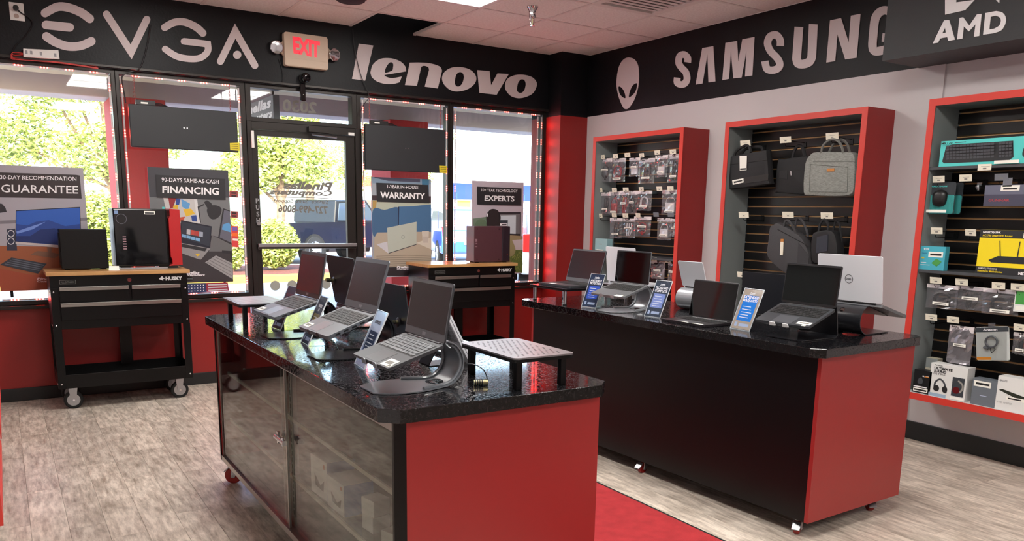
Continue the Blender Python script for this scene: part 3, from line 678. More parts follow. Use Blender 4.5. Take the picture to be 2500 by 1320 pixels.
def caster(name, t, x, y, ztop, r, yaw, red=True):
    """twin-fork caster with a lever; top plate at ztop, wheel on the floor"""
    b = MB(); b.M = Matrix.Translation((x, y, 0)) @ Matrix.Rotation(yaw, 4, 'Z')
    b.box((-.035, -.03, ztop - .004), (.035, .03, ztop), STEEL); b.cyl((0, 0, ztop - .02), (0, 0, ztop - .003), .022, STEEL, 14)
    for s in (-1, 1):
        b.prism([(-.022, s * .018, ztop - .02), (.022, s * .018, ztop - .02), (.028, s * .018, r - .008), (.008, s * .018, r - .012)], (0, s * .003, 0), STEEL)
    b.cyl((.018, -.024, r), (.018, .024, r), .006, STEEL, 10)
    b.prism([(.03, -.018, ztop - .025), (.062, -.02, ztop - .055), (.066, -.02, ztop - .05), (.034, -.018, ztop - .019)], (0, .038, 0), STEEL)
    o = b.build(name, t, bevel=.001, seg=1)
    w = MB(); w.M = b.M
    w.lathe((.018, 0, r), (0, 1, 0), [(-.013, .004), (-.013, r * .9), (-.009, r), (.009, r), (.013, r * .9), (.013, .004)], mat('red_wheel', (150, 30, 26), .4) if red else RUB, 22)
    w.build('wheel', o, smooth=True)
    return o
# ---- glass showcase counter
t1 = thing('showcase_counter', 'rolling display counter with sliding glass doors and a red end panel', 'counter', (1.31, 3.255, 0))
c1 = MB(); c1.off = Vector(t1.location)
def P1(fn, nm, par=None, **k):
    b = MB(); b.off = Vector(t1.location) if par is None else Vector((1.31, 3.255, 0)); fn(b); return b.build(nm, par or t1, **k)
X0, X1, Y0, Y1, ZB = .93, 1.69, 2.09, 4.42, .12
P1(lambda b: b.prism([(x, y, ZT - .042) for x, y in chamfer(.882, 1.722, 2.055, 4.468, .05)], (0, 0, .042), CTOP), 'countertop', bevel=.0015, seg=1)
P1(lambda b: b.box((X0, Y0, ZB), (X1, Y0 + .02, ZT - .042), REDL), 'end_panel')
P1(lambda b: b.box((X0, Y1 - .02, ZB), (X1, Y1, ZT - .042), REDL), 'end_panel')
P1(lambda b: b.box((X1 - .02, Y0 + .02, ZB), (X1, Y1 - .02, ZT - .042), mat('grey_melamine')), 'back_panel')
P1(lambda b: b.box((X0 + .01, Y0 + .02, ZB), (X1 - .02, Y1 - .02, ZB + .02), mat('grey_melamine', (196, 192, 186), .5)), 'base_shelf')
b = MB(); b.off = Vector(t1.location)
b.box((X0 - .004, Y0, ZT - .075), (X0 + .035, Y1, ZT - .042), ALU); b.box((X0 - .004, Y0, ZB), (X0 + .035, Y1, ZB + .028), ALU)
b.box((X0 - .006, Y0 - .001, ZB), (X0 + .035, Y0 + .012, ZT - .042), BLKM); b.box((X0 - .006, Y1 - .012, ZB), (X0 + .035, Y1 + .001, ZT - .042), BLKM)
b.build('door_track', t1)
for y0, y1, x in ((3.20, 4.405, X0 + .006), (2.105, 3.31, X0 + .02)):
    o = P1(lambda b: b.box((x, y0, ZB + .03), (x + .005, y1, ZT - .07), DGLS), 'glass_door')
    P1(lambda b: (b.box((x - .002, y0, ZB + .03), (x + .007, y0 + .012, ZT - .07), ALU), b.box((x - .002, y1 - .012, ZB + .03), (x + .007, y1, ZT - .07), ALU)), 'door_edge', o)
P1(lambda b: (b.cyl((X0 - .012, 3.17, .53), (X0 - .012, 3.30, .53), .011, CHROME, 14), b.box((X0 - .012, 3.27, .505), (X0 - .002, 3.285, .555), CHROME), b.cyl((X0 - .012, 3.20, .512), (X0 - .012, 3.20, .548), .006, CHROME, 10)), 'showcase_lock', smooth=True)
GL2 = mat('shelf_glass_edge', (190, 196, 190), .15)
for z in (.34, .60):
    P1(lambda b: b.box((X0 + .05, Y0 + .03, z), (X1 - .03, Y1 - .03, z + .006), clear_mat('shelf_glass', (236, 240, 236), boost=.05)), 'glass_shelf')
    P1(lambda b: b.box((X0 + .046, Y0 + .03, z - .004), (X0 + .054, Y1 - .03, z + .012), mat('shelf_lip', (196, 190, 178), .4)), 'shelf_lip')
P1(lambda b: [b.box((X1 - .045, 3.35, ZB + .03), (X1 - .02, 3.38, ZT - .05), STEEL)] + [b.box((X1 - .0455, 3.36, .16 + .03 * k), (X1 - .044, 3.37, .18 + .03 * k), BLKP) for k in range(22)], 'shelf_standard')
P1(lambda b: [b.box((X0 + .06, 3.30, ZB + .03), (X0 + .085, 3.33, ZT - .05), STEEL)] + [b.box((X0 + .059, 3.31, .16 + .03 * k), (X0 + .061, 3.32, .18 + .03 * k), BLKP) for k in range(22)], 'shelf_standard')
for x, y, yw in ((.985, 4.33, 2.6), (1.62, 4.33, .4), (.99, 2.2, 3.4), (1.62, 2.2, .3)):
    q = caster('caster', t1, x - 1.31, y - 3.255, ZB, .045, yw)
# boxes inside the showcase
BXW = mat('white_carton', (222, 222, 220), .5); BXB = mat('blue_carton', (36, 104, 178), .5)
def carton(label, loc, rz, w, dd, h, front, side, extra=None, grp=None):
    t = thing('product_box', label, 'box', loc, rz, grp)
    b = MB(); b.box((-w / 2, -dd / 2, 0), (w / 2, dd / 2, h), front); o = b.build('carton', t, bevel=.0015, seg=1)
    if side:
        q = MB()
        for s in (-1, 1): q.box((-w / 2 + .001, s * (dd / 2 + .0006) - .0005, .001), (w / 2 - .001, s * (dd / 2 + .0005) + .0004, h - .001), side)
        q.build('side_print', t)
    if extra: q = MB(); extra(q, w, dd, h); q.build('print', t)
    return t
def print_shape(q, w, dd, h):
    x = -w / 2 - .0012
    q.poly([(x, .03, h * .25), (x, -.05, h * .2), (x, -.06, h * .5), (x, -.02, h * .32), (x, .04, h * .55)], mat('dark_grey_print', (70, 72, 76), .6))
    q.poly([(x, -dd / 2 + .015, h * .8), (x, -dd / 2 + .03, h * .8), (x, -dd / 2 + .03, h * .92), (x, -dd / 2 + .015, h * .92)], mat('orange_print', (190, 110, 70), .6))
carton('white and blue hardware box on the showcase lower shelf, next to the small white boxes', (1.055, 2.80, .3475), R_(2), .12, .165, .125, BXW, BXB, print_shape)
carton('white and blue hardware box on the showcase lower shelf, next to the shelf bracket', (1.055, 2.99, .3475), R_(3), .12, .165, .16, BXW, BXB, print_shape)
for k, (x, y, z) in enumerate(((1.06, 2.56, .3475), (1.06, 2.56, .4085), (1.06, 2.38, .3475))):
    carton(('lower small white carton of the pair in the glass showcase', 'upper small white carton of the pair in the glass showcase', 'single small white carton by the showcase end panel')[k], (x, y, z), R_(6 + 5 * k), .07, .08, .06, BXW, None)
t = thing('metal_bracket', 'pale perforated metal bracket lying on the showcase floor', 'bracket', (1.15, 2.72, ZB + .0225), R_(-50))
one('plate', lambda b: b.prism([(-.2, -.03, 0), (.2, -.03, 0), (.2, .03, 0), (-.2, .03, 0)], (0, 0, .004), BXW, holes=[[(-.15, -.012, 0), (-.15, .012, 0), (-.05, .012, 0), (-.05, -.012, 0)], [(.02, -.012, 0), (.02, .012, 0), (.06, .012, 0), (.06, -.012, 0)]]), t)
one('lip', lambda b: b.box((-.2, .026, .004), (.2, .03, .03), BXW), t)
# ---- black counter with the red end
t2 = thing('display_counter', 'rolling black display counter with a red end panel near the shelves', 'counter', (3.03, 2.215, 0), R_(1.9))
def P2(fn, nm, **k): b = MB(); fn(b); return b.build(nm, t2, **k)
P2(lambda b: b.prism([(x, y, ZT - .042) for x, y in chamfer(-.057, .80, -.037, 2.28, .05)], (0, 0, .042), CTOP), 'countertop', bevel=.0015, seg=1)
P2(lambda b: b.box((.02, 0, .085), (.775, .02, ZT - .042), REDL), 'end_panel')
P2(lambda b: b.box((.02, 2.2, .085), (.775, 2.22, ZT - .042), REDL), 'end_panel')
P2(lambda b: b.box((.02, .02, .085), (.04, 2.2, ZT - .042), CBODY), 'front_panel')
P2(lambda b: b.box((.755, .02, .085), (.775, 2.2, ZT - .042), CBODY), 'back_panel')
P2(lambda b: b.box((.04, .02, .085), (.755, 2.2, .105), CBODY), 'bottom_panel')
for x, y, yw in ((.08, .09, 3.6), (.66, .09, -2.2), (.085, 1.15, 3.2), (.66, 1.15, .3), (.085, 2.1, 3.0), (.66, 2.1, .2)):
    caster('caster', t2, x, y, .085, .032, yw)
# ---- carpet runner
CARP = mat('red_carpet', (176, 42, 48), .95, noise=(14, (160, 34, 40)), bump=(220, .8))
t = thing('carpet_runner', 'red carpet runner with dark bound edges between the counters', 'carpet', (2.28, 3.0, 0))
one('pile', lambda b: b.box((-.42, -3.2, 0), (.42, 3.0, .008), CARP), t)
one('binding', lambda b: (b.box((-.435, -3.2, 0), (-.42, 3.0, .007), RUB), b.box((.42, -3.2, 0), (.435, 3.0, .007), RUB)), t)
# ================================================================== tool carts
WOOD = mat('bamboo_top', (196, 152, 98), .35, noise=(6, (172, 126, 76), (.6, 12, 1)), coat=.3)
def cart(label, loc):
    t = thing('tool_cart', label, 'tool cart', loc); w, dp = .92, .43
    def P(fn, nm, par=None, **k): b = MB(); fn(b); return b.build(nm, par or t, **k)
    P(lambda b: b.box((-.02, -.02, .985), (w + .02, dp + .01, 1.013), WOOD), 'wood_top', bevel=.003)
    P(lambda b: (b.box((.0, .0, .60), (w, dp, .985), BLKM)), 'drawer_body', bevel=.002, seg=1)
    for x in (0, w - .05):
        for y in (0, dp - .05):
            def leg(b):
                s = 1 if y else -1
                yy = y if y == 0 else dp; x2 = x if x == 0 else w
                b.box((x, (-.003 if y == 0 else dp - .001), .165), (x + .05, (.001 if y == 0 else dp + .003), .60 if y else .9), BLKM)
                b.box(((-.003 if x == 0 else w - .001), y, .165), ((.001 if x == 0 else w + .003), y + .05, .60), BLKM)
            P(leg, 'leg', bevel=.001, seg=1)
    dr = [(.055, .505, .80, .90), (.525, w - .055, .80, .90), (.055, w - .055, .665, .785)]
    for a, c, z0, z1 in dr:
        o = P(lambda b: b.box((a, -.014, z0), (c, .0, z1), BLKM), 'drawer', bevel=.002)
        P(lambda b: (b.box((a, -.024, z1 - .022), (c, -.013, z1 + .004), ALU), b.box((a, -.028, z1 - .004), (c, -.02, z1 + .006), ALU)), 'drawer_pull', o, bevel=.002)
    P(lambda b: b.cyl((.515, -.006, .945), (.515, .001, .945), .014, CHROME, 16), 'lock', smooth=True)
    P(lambda b: b.prism([(.06, -.002, .925), (.165, -.002, .925), (.165, -.002, .955), (.06, -.002, .955)], (0, -.001, 0), mat('plate_grey', (92, 92, 90), .5), holes=[[(.064, -.002, .928), (.064, -.002, .952), (.161, -.002, .952), (.161, -.002, .928)]]), 'badge')
    b = MB(); text_in(b, 'FULL EXTENSION', (.07, -.003, .932), (.155, -.003, .932), (.155, -.003, .947), (.07, -.003, .947), mat('plate_grey'), bold=.02); b.build('badge_lettering', t)
    b = MB(); SIL = mat('silver_print', (206, 206, 206), .4)
    text_in(b, 'HUSKY', (.765, -.003, .932), (.885, -.003, .932), (.885, -.003, .962), (.765, -.003, .962), SIL, bold=.06)
    b.poly([(.718, -.003, .945), (.735, -.003, .96), (.742, -.003, .968), (.748, -.003, .955), (.762, -.003, .948), (.745, -.003, .942), (.748, -.003, .93), (.735, -.003, .938)], SIL); b.build('maker_lettering', t)
    P(lambda b: b.box((.46, dp - .08, .26), (.545, dp - .05, .60), BLKM), 'rear_post')
    P(lambda b: (b.box((0, 0, .165), (w, dp, .175), BLKM), b.box((0, -.002, .165), (w, .004, .265), BLKM), b.box((0, dp - .004, .165), (w, dp + .002, .265), BLKM), b.box((-.002, 0, .165), (.004, dp, .265), BLKM), b.box((w - .004, 0, .165), (w + .002, dp, .265), BLKM)), 'bottom_tray', bevel=.001, seg=1)
    P(lambda b: b.tube([(w, .08, .93), (w + .05, .08, .93), (w + .06, .12, .93), (w + .06, .36, .93), (w + .05, .4, .93), (w, .4, .93)], .012, BLKP, 8), 'push_handle', smooth=True)
    for x in (.018, w - .018):
        for z in (.20, .63, .87):
            P(lambda b: b.lathe((x, -.003, z), (0, -1, 0), [(0, .007), (.003, .006), (.005, 0)], CHROME, 10), 'bolt', smooth=True)
            if x < .5: P(lambda b: b.lathe((-.003, .03, z), (-1, 0, 0), [(0, .007), (.003, .006), (.005, 0)], CHROME, 10), 'bolt', smooth=True)
    for x in (.09, w - .09):
        for y in (.08, dp - .08):
            o = P(lambda b: (b.box((x - .045, y - .035, .158), (x + .045, y + .035, .165), STEEL), b.prism([(x - .03, y - .03, .16), (x + .03, y - .03, .16), (x + .016, y - .03, .055), (x - .016, y - .03, .055)], (0, .004, 0), STEEL), b.prism([(x - .03, y + .026, .16), (x + .03, y + .026, .16), (x + .016, y + .026, .055), (x - .016, y + .026, .055)], (0, .004, 0), STEEL)), 'caster')
            P(lambda b: b.lathe((x, y, .065), (0, 1, 0), [(-.02, .044), (-.02, .058), (-.014, .065), (.014, .065), (.02, .058), (.02, .044)], RUB, 26), 'tyre', o, smooth=True)
            P(lambda b: (b.cyl((x, y - .018, .065), (x, y + .018, .065), .045, STEEL, 22), b.cyl((x, y - .036, .065), (x, y + .036, .065), .008, CHROME, 10)), 'hub', o, smooth=True)
    return t
cart('black rolling tool cart with wooden top, carrying the red edged computer case', (.27, 6.54, 0))
cart('black rolling tool cart with wooden top, carrying the plain maroon computer case', (3.235, 6.5, 0))
# ---- computer towers on the carts
GBLK = mat('gloss_black_panel', (10, 10, 13), .06, spec=.7)
t = thing('computer_case', 'small plain black computer case on the tool cart', 'computer', (.365, 6.72, 1.013), R_(-1))
one('shell', lambda b: b.box((0, 0, .008), (.31, .19, .295), mat('matte_black_case', (6, 5, 6), .6, spec=.3)), t, bevel=.004)
one('feet', lambda b: [b.box((x, y, 0), (x + .03, y + .03, .009), RUB) for x in (.02, .26) for y in (.02, .14)], t)
one('rear_edge', lambda b: b.box((-.006, .02, .03), (.001, .17, .27), BLKM), t)
t = thing('computer_case', 'large black glass sided computer case with a red front', 'computer', (.72, 6.66, 1.013), R_(2))
one('shell', lambda b: b.box((0, .004, .02), (.375, .21, .452), BLKM), t, bevel=.004)
one('glass_side', lambda b: b.box((.004, -.002, .03), (.365, .004, .445), GBLK), t, bevel=.004)
one('red_front', lambda b: b.prism([(.37, 0, .02), (.395, 0, .035), (.395, 0, .07), (.385, 0, .09), (.385, 0, .38), (.395, 0, .40), (.395, 0, .455), (.47, 0, .45), (.47, 0, .025)], (0, .214, 0), mat('red_case_front', (176, 30, 34), .35)), t, bevel=.003)
one('foot', lambda b: (b.box((.02, .01, 0), (.36, .05, .012), mat('clear_foot', (150, 150, 155), .2)), b.box((.30, .02, 0), (.44, .19, .022), BLKP), b.box((.03, .02, 0), (.1, .19, .022), BLKP)), t, bevel=.002)
one('price_label', lambda b: b.box((.215, -.0035, .41), (.29, -.002, .435), PAPER), t)
one('barcode', lambda b: b.box((.22, -.004, .416), (.285, -.0034, .425), INK), t)
one('fan_ring', lambda b: b.lathe((.055, -.002, .375), (0, 1, 0), [(-.001, .033), (-.001, .038)], mat('dim_chrome', (120, 120, 130), .3, metal=1), 26), t)
one('inner_sticker', lambda b: b.box((.01, -.0035, .41), (.035, -.002, .435), mat('pale_blue_sticker', (120, 150, 190), .4)), t)
one('port_strip', lambda b: [b.box((.055, -.003, .15 + .018 * k), (.078, -.002, .158 + .018 * k), mat('dim_pink', (150, 120, 128), .4)) for k in range(6)], t)
one('teal_tab', lambda b: b.box((.355, .05, .452), (.372, .053, .468), mat('teal_tab', (80, 190, 190), .5)), t)
t = thing('computer_case', 'plain maroon grey computer case on the tool cart beside the experts poster', 'computer', (3.76, 6.6, 1.013), R_(-3))
one('shell', lambda b: b.box((0, 0, .008), (.30, .17, .34), mat('maroon_case', (74, 40, 48), .45)), t, bevel=.004)
one('front_bezel', lambda b: b.box((.30, -.002, .006), (.385, .172, .342), mat('dark_plum_bezel', (34, 20, 30), .4)), t, bevel=.006)
one('feet', lambda b: [b.box((x, y, 0), (x + .03, y + .03, .009), RUB) for x in (.03, .33) for y in (.02, .12)], t)
b = MB()
for k, s_ in enumerate('MSI'): text_fit(b, s_, (.02, -.001, .21 - .03 * k), (0, 0, -1), (1, 0, 0), .03, .025, mat('dim_pink'), bold=.02)
b.build('side_lettering', t)
one('screw', lambda b: [b.cyl((x, -.003, z), (x, .001, z), .006, mat('dark_screw', (50, 28, 36), .3, metal=.6), 10) for x in (.03, .265) for z in (.03, .315)], t)
one('badge', lambda b: b.cyl((.355, -.004, .075), (.355, -.001, .075), .006, CHROME, 10), t)
t = thing('paper_stand', 'small white paper card standing on the tool cart between the cases', 'card', (.70, 6.60, 1.013))
one('card', lambda b: b.prism([(-.04, 0, 0), (.03, 0, 0), (.03, .012, .03), (-.035, .012, .032)], (0, .003, 0), PAPER), t)
# ================================================================== laptops, stands and sign holders
def screen_mat(nm, rgb, rough): return mat(nm, rgb, rough, spec=.6)
SCRM = screen_mat('matte_screen', (16, 14, 17), .22); SCRG = screen_mat('gloss_screen', (5, 5, 6), .05)
KEYB = mat('black_keys', (24, 25, 27), .5); KEYG = mat('grey_keys', (108, 112, 116), .45)
DGR = mat('dark_grey_deck', (58, 61, 66), .42, metal=.3); MGR = mat('mid_grey_deck', (98, 102, 108), .40, metal=.4); SLV = mat('silver_aluminium', (222, 224, 230), .32, metal=.1); BLKL = mat('black_lid', (28, 30, 36), .4)
SPG = mat('space_grey', (112, 114, 118), .35, metal=.3)
def laptop(label, pos, yaw, tilt, lid, w, d, h, deck=DGR, keys=KEYB, lidm=DGR, scr=SCRM, bez=(.012, .035), th=.014, lth=.006, pad=(.30, -.05), stickers=(), logo=None, chin=None, group=None, ports=False):
    t = thing('laptop', label, 'laptop', pos, yaw, group)
    MBs = Matrix.Rotation(-tilt, 4, 'Y'); ML = Matrix.Rotation(-lid, 4, 'Y')
    def B(): b = MB(); b.M = MBs; return b
    def Lm(): b = MB(); b.M = ML; return b
    b = B(); b.prism([(x, y, -th) for x, y in rloop(d, w, .009, 4, -d / 2, 0)], (0, 0, th), deck); base = b.build('base', t, bevel=.0015, seg=2)
    kx0, kx1, kw = -.53 * d, -.10 * d, .44 * w
    b = B(); b.box((kx0 - .003, -kw - .003, -.0005), (kx1 + .003, kw + .003, .0004), mat('key_well', (12, 12, 13), .6)); b.build('keyboard_well', base)
    k = B(); rows = 6; rh = (kx1 - kx0) / (rows - .35)
    for r in range(rows):
        x1 = kx1 - (0 if r == 0 else (r - .35) * rh); x0 = x1 - rh * (.62 if r == 0 else .88)
        if r == rows - 1: ws = [1, 1, 1, 1.1, 5.2, 1.1, 1, .9, .9, .9]
        else: ws = [[1] * 14, [1] * 13 + [1.7], [1.4] + [1] * 12 + [1.3], [1.7] + [1] * 11 + [2.0], [2.2] + [1] * 10 + [2.5]][r]
        tot = sum(ws); y = kw
        for q in ws:
            dy = q / tot * 2 * kw; g = .0013
            k.box((x0 + .0008, y - dy + g, .0004), (x1 - .0008, y - g, .0018), keys); y -= dy
    o = k.build('keys', base); o['kind'] = 'stuff'
    pw, po = pad
    b = B(); b.box((-.96 * d, po * w - pw * w / 2, -.0003), (-.60 * d, po * w + pw * w / 2, .0005), mat('touchpad_' + deck.name, tuple(min(255, int(c * 1.1)) for c in {'dark_grey_deck': (66, 69, 73), 'mid_grey_deck': (104, 108, 114), 'silver_aluminium': (180, 182, 186), 'space_grey': (96, 98, 102), 'black_lid': (34, 36, 40)}.get(deck.name, (70, 70, 74))), .3)); b.build('touchpad', base)
    for i, (x, y, sx, sy, bar) in enumerate(stickers):
        b = B(); b.box((x * d - sx / 2, y * w - sy / 2, .0002), (x * d + sx / 2, y * w + sy / 2, .0009), PAPER); st = b.build('label_sticker', base)
        if bar: b = B(); b.box((x * d - sx * .22, y * w - sy * .34, .0009), (x * d + sx * .22, y * w + sy * .34, .0011), mat('barcode_grey', (120, 118, 112), .6)); b.build('barcode', st)
    if ports:
        b = B()
        for i in range(5): b.box((-.18 * d - i * .035, -w / 2 - .0006, -th * .75), (-.18 * d - i * .035 + .02, -w / 2 + .001, -th * .35), BLKP)
        b.build('ports', base)
    b = Lm(); b.prism([(x, y, -lth) for x, y in rloop(h, w, .009, 4, h / 2 + .004, 0)], (0, 0, lth), lidm); ld = b.build('lid', t, bevel=.001, seg=2)
    b = Lm(); s, c = bez; cb = c
    b.box((.006, -w / 2 + .0015, -.0004), (h + .001, w / 2 - .0015, .0004), chin or BLKP); b.build('bezel', ld)
    b = Lm(); b.box((.004 + cb, -w / 2 + s, .0004), (h - s * 1.1, w / 2 - s, .0009), scr); b.build('screen', ld)
    b = MB(); b.cyl((0, -w * .4, -.002), (0, w * .4, -.002), .005, BLKP, 10); b.build('hinge', t, smooth=True)
    if logo: b = Lm(); logo(b, h, w, lth); b.build('lid_logo', ld)
    return t
def badge_small(b, h, w, lth): b.box((.012, -.012, .0003), (.022, .012, .0012), mat('dim_silver', (120, 122, 126), .3))
def logo_round(b, h, w, lth):
    c = h * .5
    b.prism([(c + x, y, -lth - .0008) for x, y in circ(.022, 28)], (0, 0, .0006), mat('dark_logo', (70, 72, 78), .3), holes=[[(c + x, y, -lth - .0008) for x, y in circ(.0195, 28)][::-1]])
    text_in(b, 'DELL', (c - .005, .015, -lth - .0008), (c - .005, -.015, -lth - .0008), (c + .005, -.015, -lth - .0008), (c + .005, .015, -lth - .0008), mat('dark_logo'), bold=.04, mirror=True)
def logo_apple(b, h, w, lth):
    c = h * .52; D = mat('black_logo', (16, 16, 18), .15)
    b.fill([[(c + x * .024, y * .024, -lth - .0006) for x, y in cat([(-.5, 0), (-.85, .15), (-.95, .45), (-.6, .72), (-.1, .82), (.35, .68), (.5, .4), (.42, .1), (.48, -.2), (.5, -.45), (.25, -.62), (0, -.5), (-.25, -.62), (-.6, -.72), (-.9, -.45), (-.82, -.15)], 3)]], D)
    b.fill([[(c + x * .024, y * .024, -lth - .0006) for x, y in cat([(.58, .05), (.75, -.15), (1.0, -.2), (.85, .02)], 3)]], D)
def ribbon(b, path, hw, th, mt, holes=(), ns=90, ntt=22):
    """sheet bent along path (x,z); hw(s) half width; holes = (s, t, rs, rt) in metres along / across"""
    P = [Vector((p[0], 0, p[1])) for p in path]; L = [0]
    for i in range(1, len(P)): L.append(L[-1] + (P[i] - P[i - 1]).length)
    T = L[-1]
    def pt(s):
        s = max(0, min(T, s))
        for i in range(1, len(P)):
            if s <= L[i] or i == len(P) - 1:
                f = (s - L[i - 1]) / max(1e-9, L[i] - L[i - 1]); return P[i - 1].lerp(P[i], f)
    def nrm(s):
        d = (pt(s + .002) - pt(s - .002)).normalized(); return Vector((-d.z, 0, d.x))
    S_ = [T * i / ns for i in range(ns + 1)]; grid = {}; inside = {}
    for i, s in enumerate(S_):
        for j in range(ntt + 1):
            tt = (j / ntt * 2 - 1) * hw(s / T); grid[i, j] = [s, tt]
    cut = set()
    for hs, ht, rs, rt in holes:
        for i in range(ns):
            for j in range(ntt):
                cs = (grid[i, j][0] + grid[i + 1, j][0]) / 2; ct = (grid[i, j][1] + grid[i, j + 1][1]) / 2
                if ((cs - hs) / rs) ** 2 + ((ct - ht) / rt) ** 2 < 1: cut.add((i, j))
        for i in range(ns + 1):
            for j in range(ntt + 1):
                nb = [(i - a, j - c) for a in (0, 1) for c in (0, 1) if 0 <= i - a < ns and 0 <= j - c < ntt]
                k = sum(q in cut for q in nb)
                if 0 < k < len(nb):
                    s, tt = grid[i, j]; r = math.hypot((s - hs) / rs, (tt - ht) / rt)
                    if .4 < r < 1.8: grid[i, j] = [hs + (s - hs) / r, ht + (tt - ht) / r]
    vs = []; ix = {}
    for side in (0, 1):
        for key, (s, tt) in grid.items():
            p = pt(s) + nrm(s) * (th if side else 0); ix[side, key] = len(vs); vs.append((p.x, tt, p.z))
    fs = []; cells = {(i, j) for i in range(ns) for j in range(ntt)} - cut
    for i, j in cells:
        c = [(i, j), (i + 1, j), (i + 1, j + 1), (i, j + 1)]
        fs.append([ix[0, k] for k in c]); fs.append([ix[1, k] for k in c][::-1])
        for a, e, nbr in ((0, 1, (i, j - 1)), (1, 2, (i + 1, j)), (2, 3, (i, j + 1)), (3, 0, (i - 1, j))):
            if nbr not in cells: fs.append([ix[0, c[a]], ix[1, c[a]], ix[1, c[e]], ix[0, c[e]]])
    b.add(vs, fs, mt)
    return pt, nrm, T
def arc(cx, cz, r, a0, a1, n=14): return [(cx + r * math.cos(R_(a0 + (a1 - a0) * i / n)), cz + r * math.sin(R_(a0 + (a1 - a0) * i / n))) for i in range(n + 1)]
def cstand(label, pos, yaw, zh, tilt, th, reach, mt, depth=.20, hwb=.105, hwa=.075, hole=True, rim=True, lips=True, group=None, cx=.035, flip=False):
    """bent sheet stand: flat base, C-curve at the back, sloping rest under the laptop; pos = point on the counter below the hinge"""
    t = thing('laptop_stand', label, 'laptop stand', (pos[0], pos[1], ZT + .0005), yaw, None)
    rt = zh - ZT - th - .0008                       # height of the laptop underside at the hinge
    r = (rt + .012) / 2
    base = [(-depth, .001), (cx, .001)]; up = arc(cx, r + .001, r, -88, 78, 16)
    tip = up[-1]; ex = -reach * math.cos(tilt); path = base + up + [(.0, rt - .0045), (ex, rt - .0045 + ex * math.tan(tilt))]
    tot = sum(math.hypot(path[i + 1][0] - path[i][0], path[i + 1][1] - path[i][1]) for i in range(len(path) - 1))
    sb = (depth + cx) / tot; sa = sb + math.pi * r * 166 / 180 / tot
    def hw(s):
        if s < sb * .55: q = max(0, 1 - s / (sb * .55)); return hwb * (1 - .45 * q ** 2.6)
        if s < sb: return hwb + (hwa - hwb) * ((s - sb * .55) / (sb * .45)) ** 1.5
        return hwa
    hs = []
    if hole: hs = [((sa - .05) * tot - .01, 0, .017, .017), (sb * tot + .005, 0, .028, .04)]
    b = MB(); pt, nr, T = ribbon(b, path, hw, .0038, mt, hs); o = b.build('bent_sheet', t, smooth=True)
    if rim:
        for sg in (-1, 1):
            q = MB(); q.tube([Vector((pt(T * s / 40).x, sg * (hw(s / 40) - .012), pt(T * s / 40).z)) + nr(T * s / 40) * .0075 for s in range(int(40 * sb * .72), int(40 * sa))], .006, mt, 8)
            q.build('rim', t, smooth=True)
    if lips:
        for sg in (-1, 1):
            e = Vector((ex, 0, rt - .0045 + ex * math.tan(tilt))); d = Vector((math.cos(tilt), 0, math.sin(tilt))); n = Vector((-d.z, 0, d.x))
            q = MB(); yc = sg * hwa * .62
            q.prism([e + Vector((0, yc + y, 0)) + n * z - d * .012 for y, z in ((-.016, -.001), (.016, -.001), (.015, .016), (.008, .021), (-.008, .021), (-.015, .016))], d * .004, mt)
            q.prism([e + Vector((0, yc + y, 0)) - d * x for x, y in ((-.012, -.016), (-.012, .016), (.012, .016), (.012, -.016))], n * .0038, mt)
            q.build('front_lip', t, bevel=.001, seg=1)
    return t
GUN = mat('gunmetal_stand', (116, 121, 128), .3, metal=.1, coat=.5); BKS = mat('black_stand', (34, 35, 39), .22, spec=.6); SVS = mat('silver_stand', (164, 168, 174), .25, metal=.35)
# ---- row of laptops on the glass showcase
laptop('slim dark grey laptop with square barcode label, on the gunmetal stand', (1.143, 2.337, 1.069), R_(-.5), R_(17.3), R_(79.6), .296, .197, .188, keys=KEYG, bez=(.008, .026), th=.010,
       stickers=((-.86, -.34, .042, .062, True), (-.93, -.43, .014, .024, True)), pad=(.36, .02), chin=mat('grey_chin', (84, 86, 90), .4), logo=badge_small)
cstand('gunmetal bent metal stand under the slim laptop beside the perforated riser', (1.143, 2.337), R_(-.5), 1.069, R_(17.3), .0115, .185, GUN)
laptop('grey laptop with an oval sticker on its palm rest, on a black stand', (1.178, 2.981, 1.090), R_(2.1), R_(19.9), R_(73.8), .307, .209, .205, deck=MGR, keys=KEYB, lidm=MGR, bez=(.011, .028), th=.016, stickers=((-.86, .36, .03, .058, True), ), pad=(.3, .05), chin=mat('grey_chin'), ports=True, logo=badge_small)
q = [o for o in bpy.data.objects if o.name.startswith('base')][-1]
b = MB(); b.M = Matrix.Rotation(-R_(19.9), 4, 'Y'); b.prism([(-.72 * .209 + x, -.2 * .307 + y, .0004) for x, y in [(.011 * math.cos(a / 3.2), .021 * math.sin(a / 3.2)) for a in range(20)]], (0, 0, .0006), mat('oval_sticker', (170, 160, 152), .4)); b.build('oval_sticker', q)
cstand('black bent metal stand under the laptop with the oval sticker', (1.178, 2.981), R_(2.1), 1.090, R_(19.9), .0175, .19, BKS)
laptop('grey laptop reflecting red lights, open on a stand beside the dark slatted riser', (1.160, 3.572, 1.0836), R_(2), R_(17.1), R_(79.7), .3075, .21, .205, deck=MGR, keys=KEYB, lidm=MGR, bez=(.011, .022), th=.015, stickers=((-.86, .36, .03, .058, True), ), pad=(.34, -.02), ports=True, logo=badge_small)
cstand('black bent metal stand under the laptop that reflects red lights', (1.160, 3.572), R_(2), 1.0836, R_(17.1), .0165, .19, BKS)
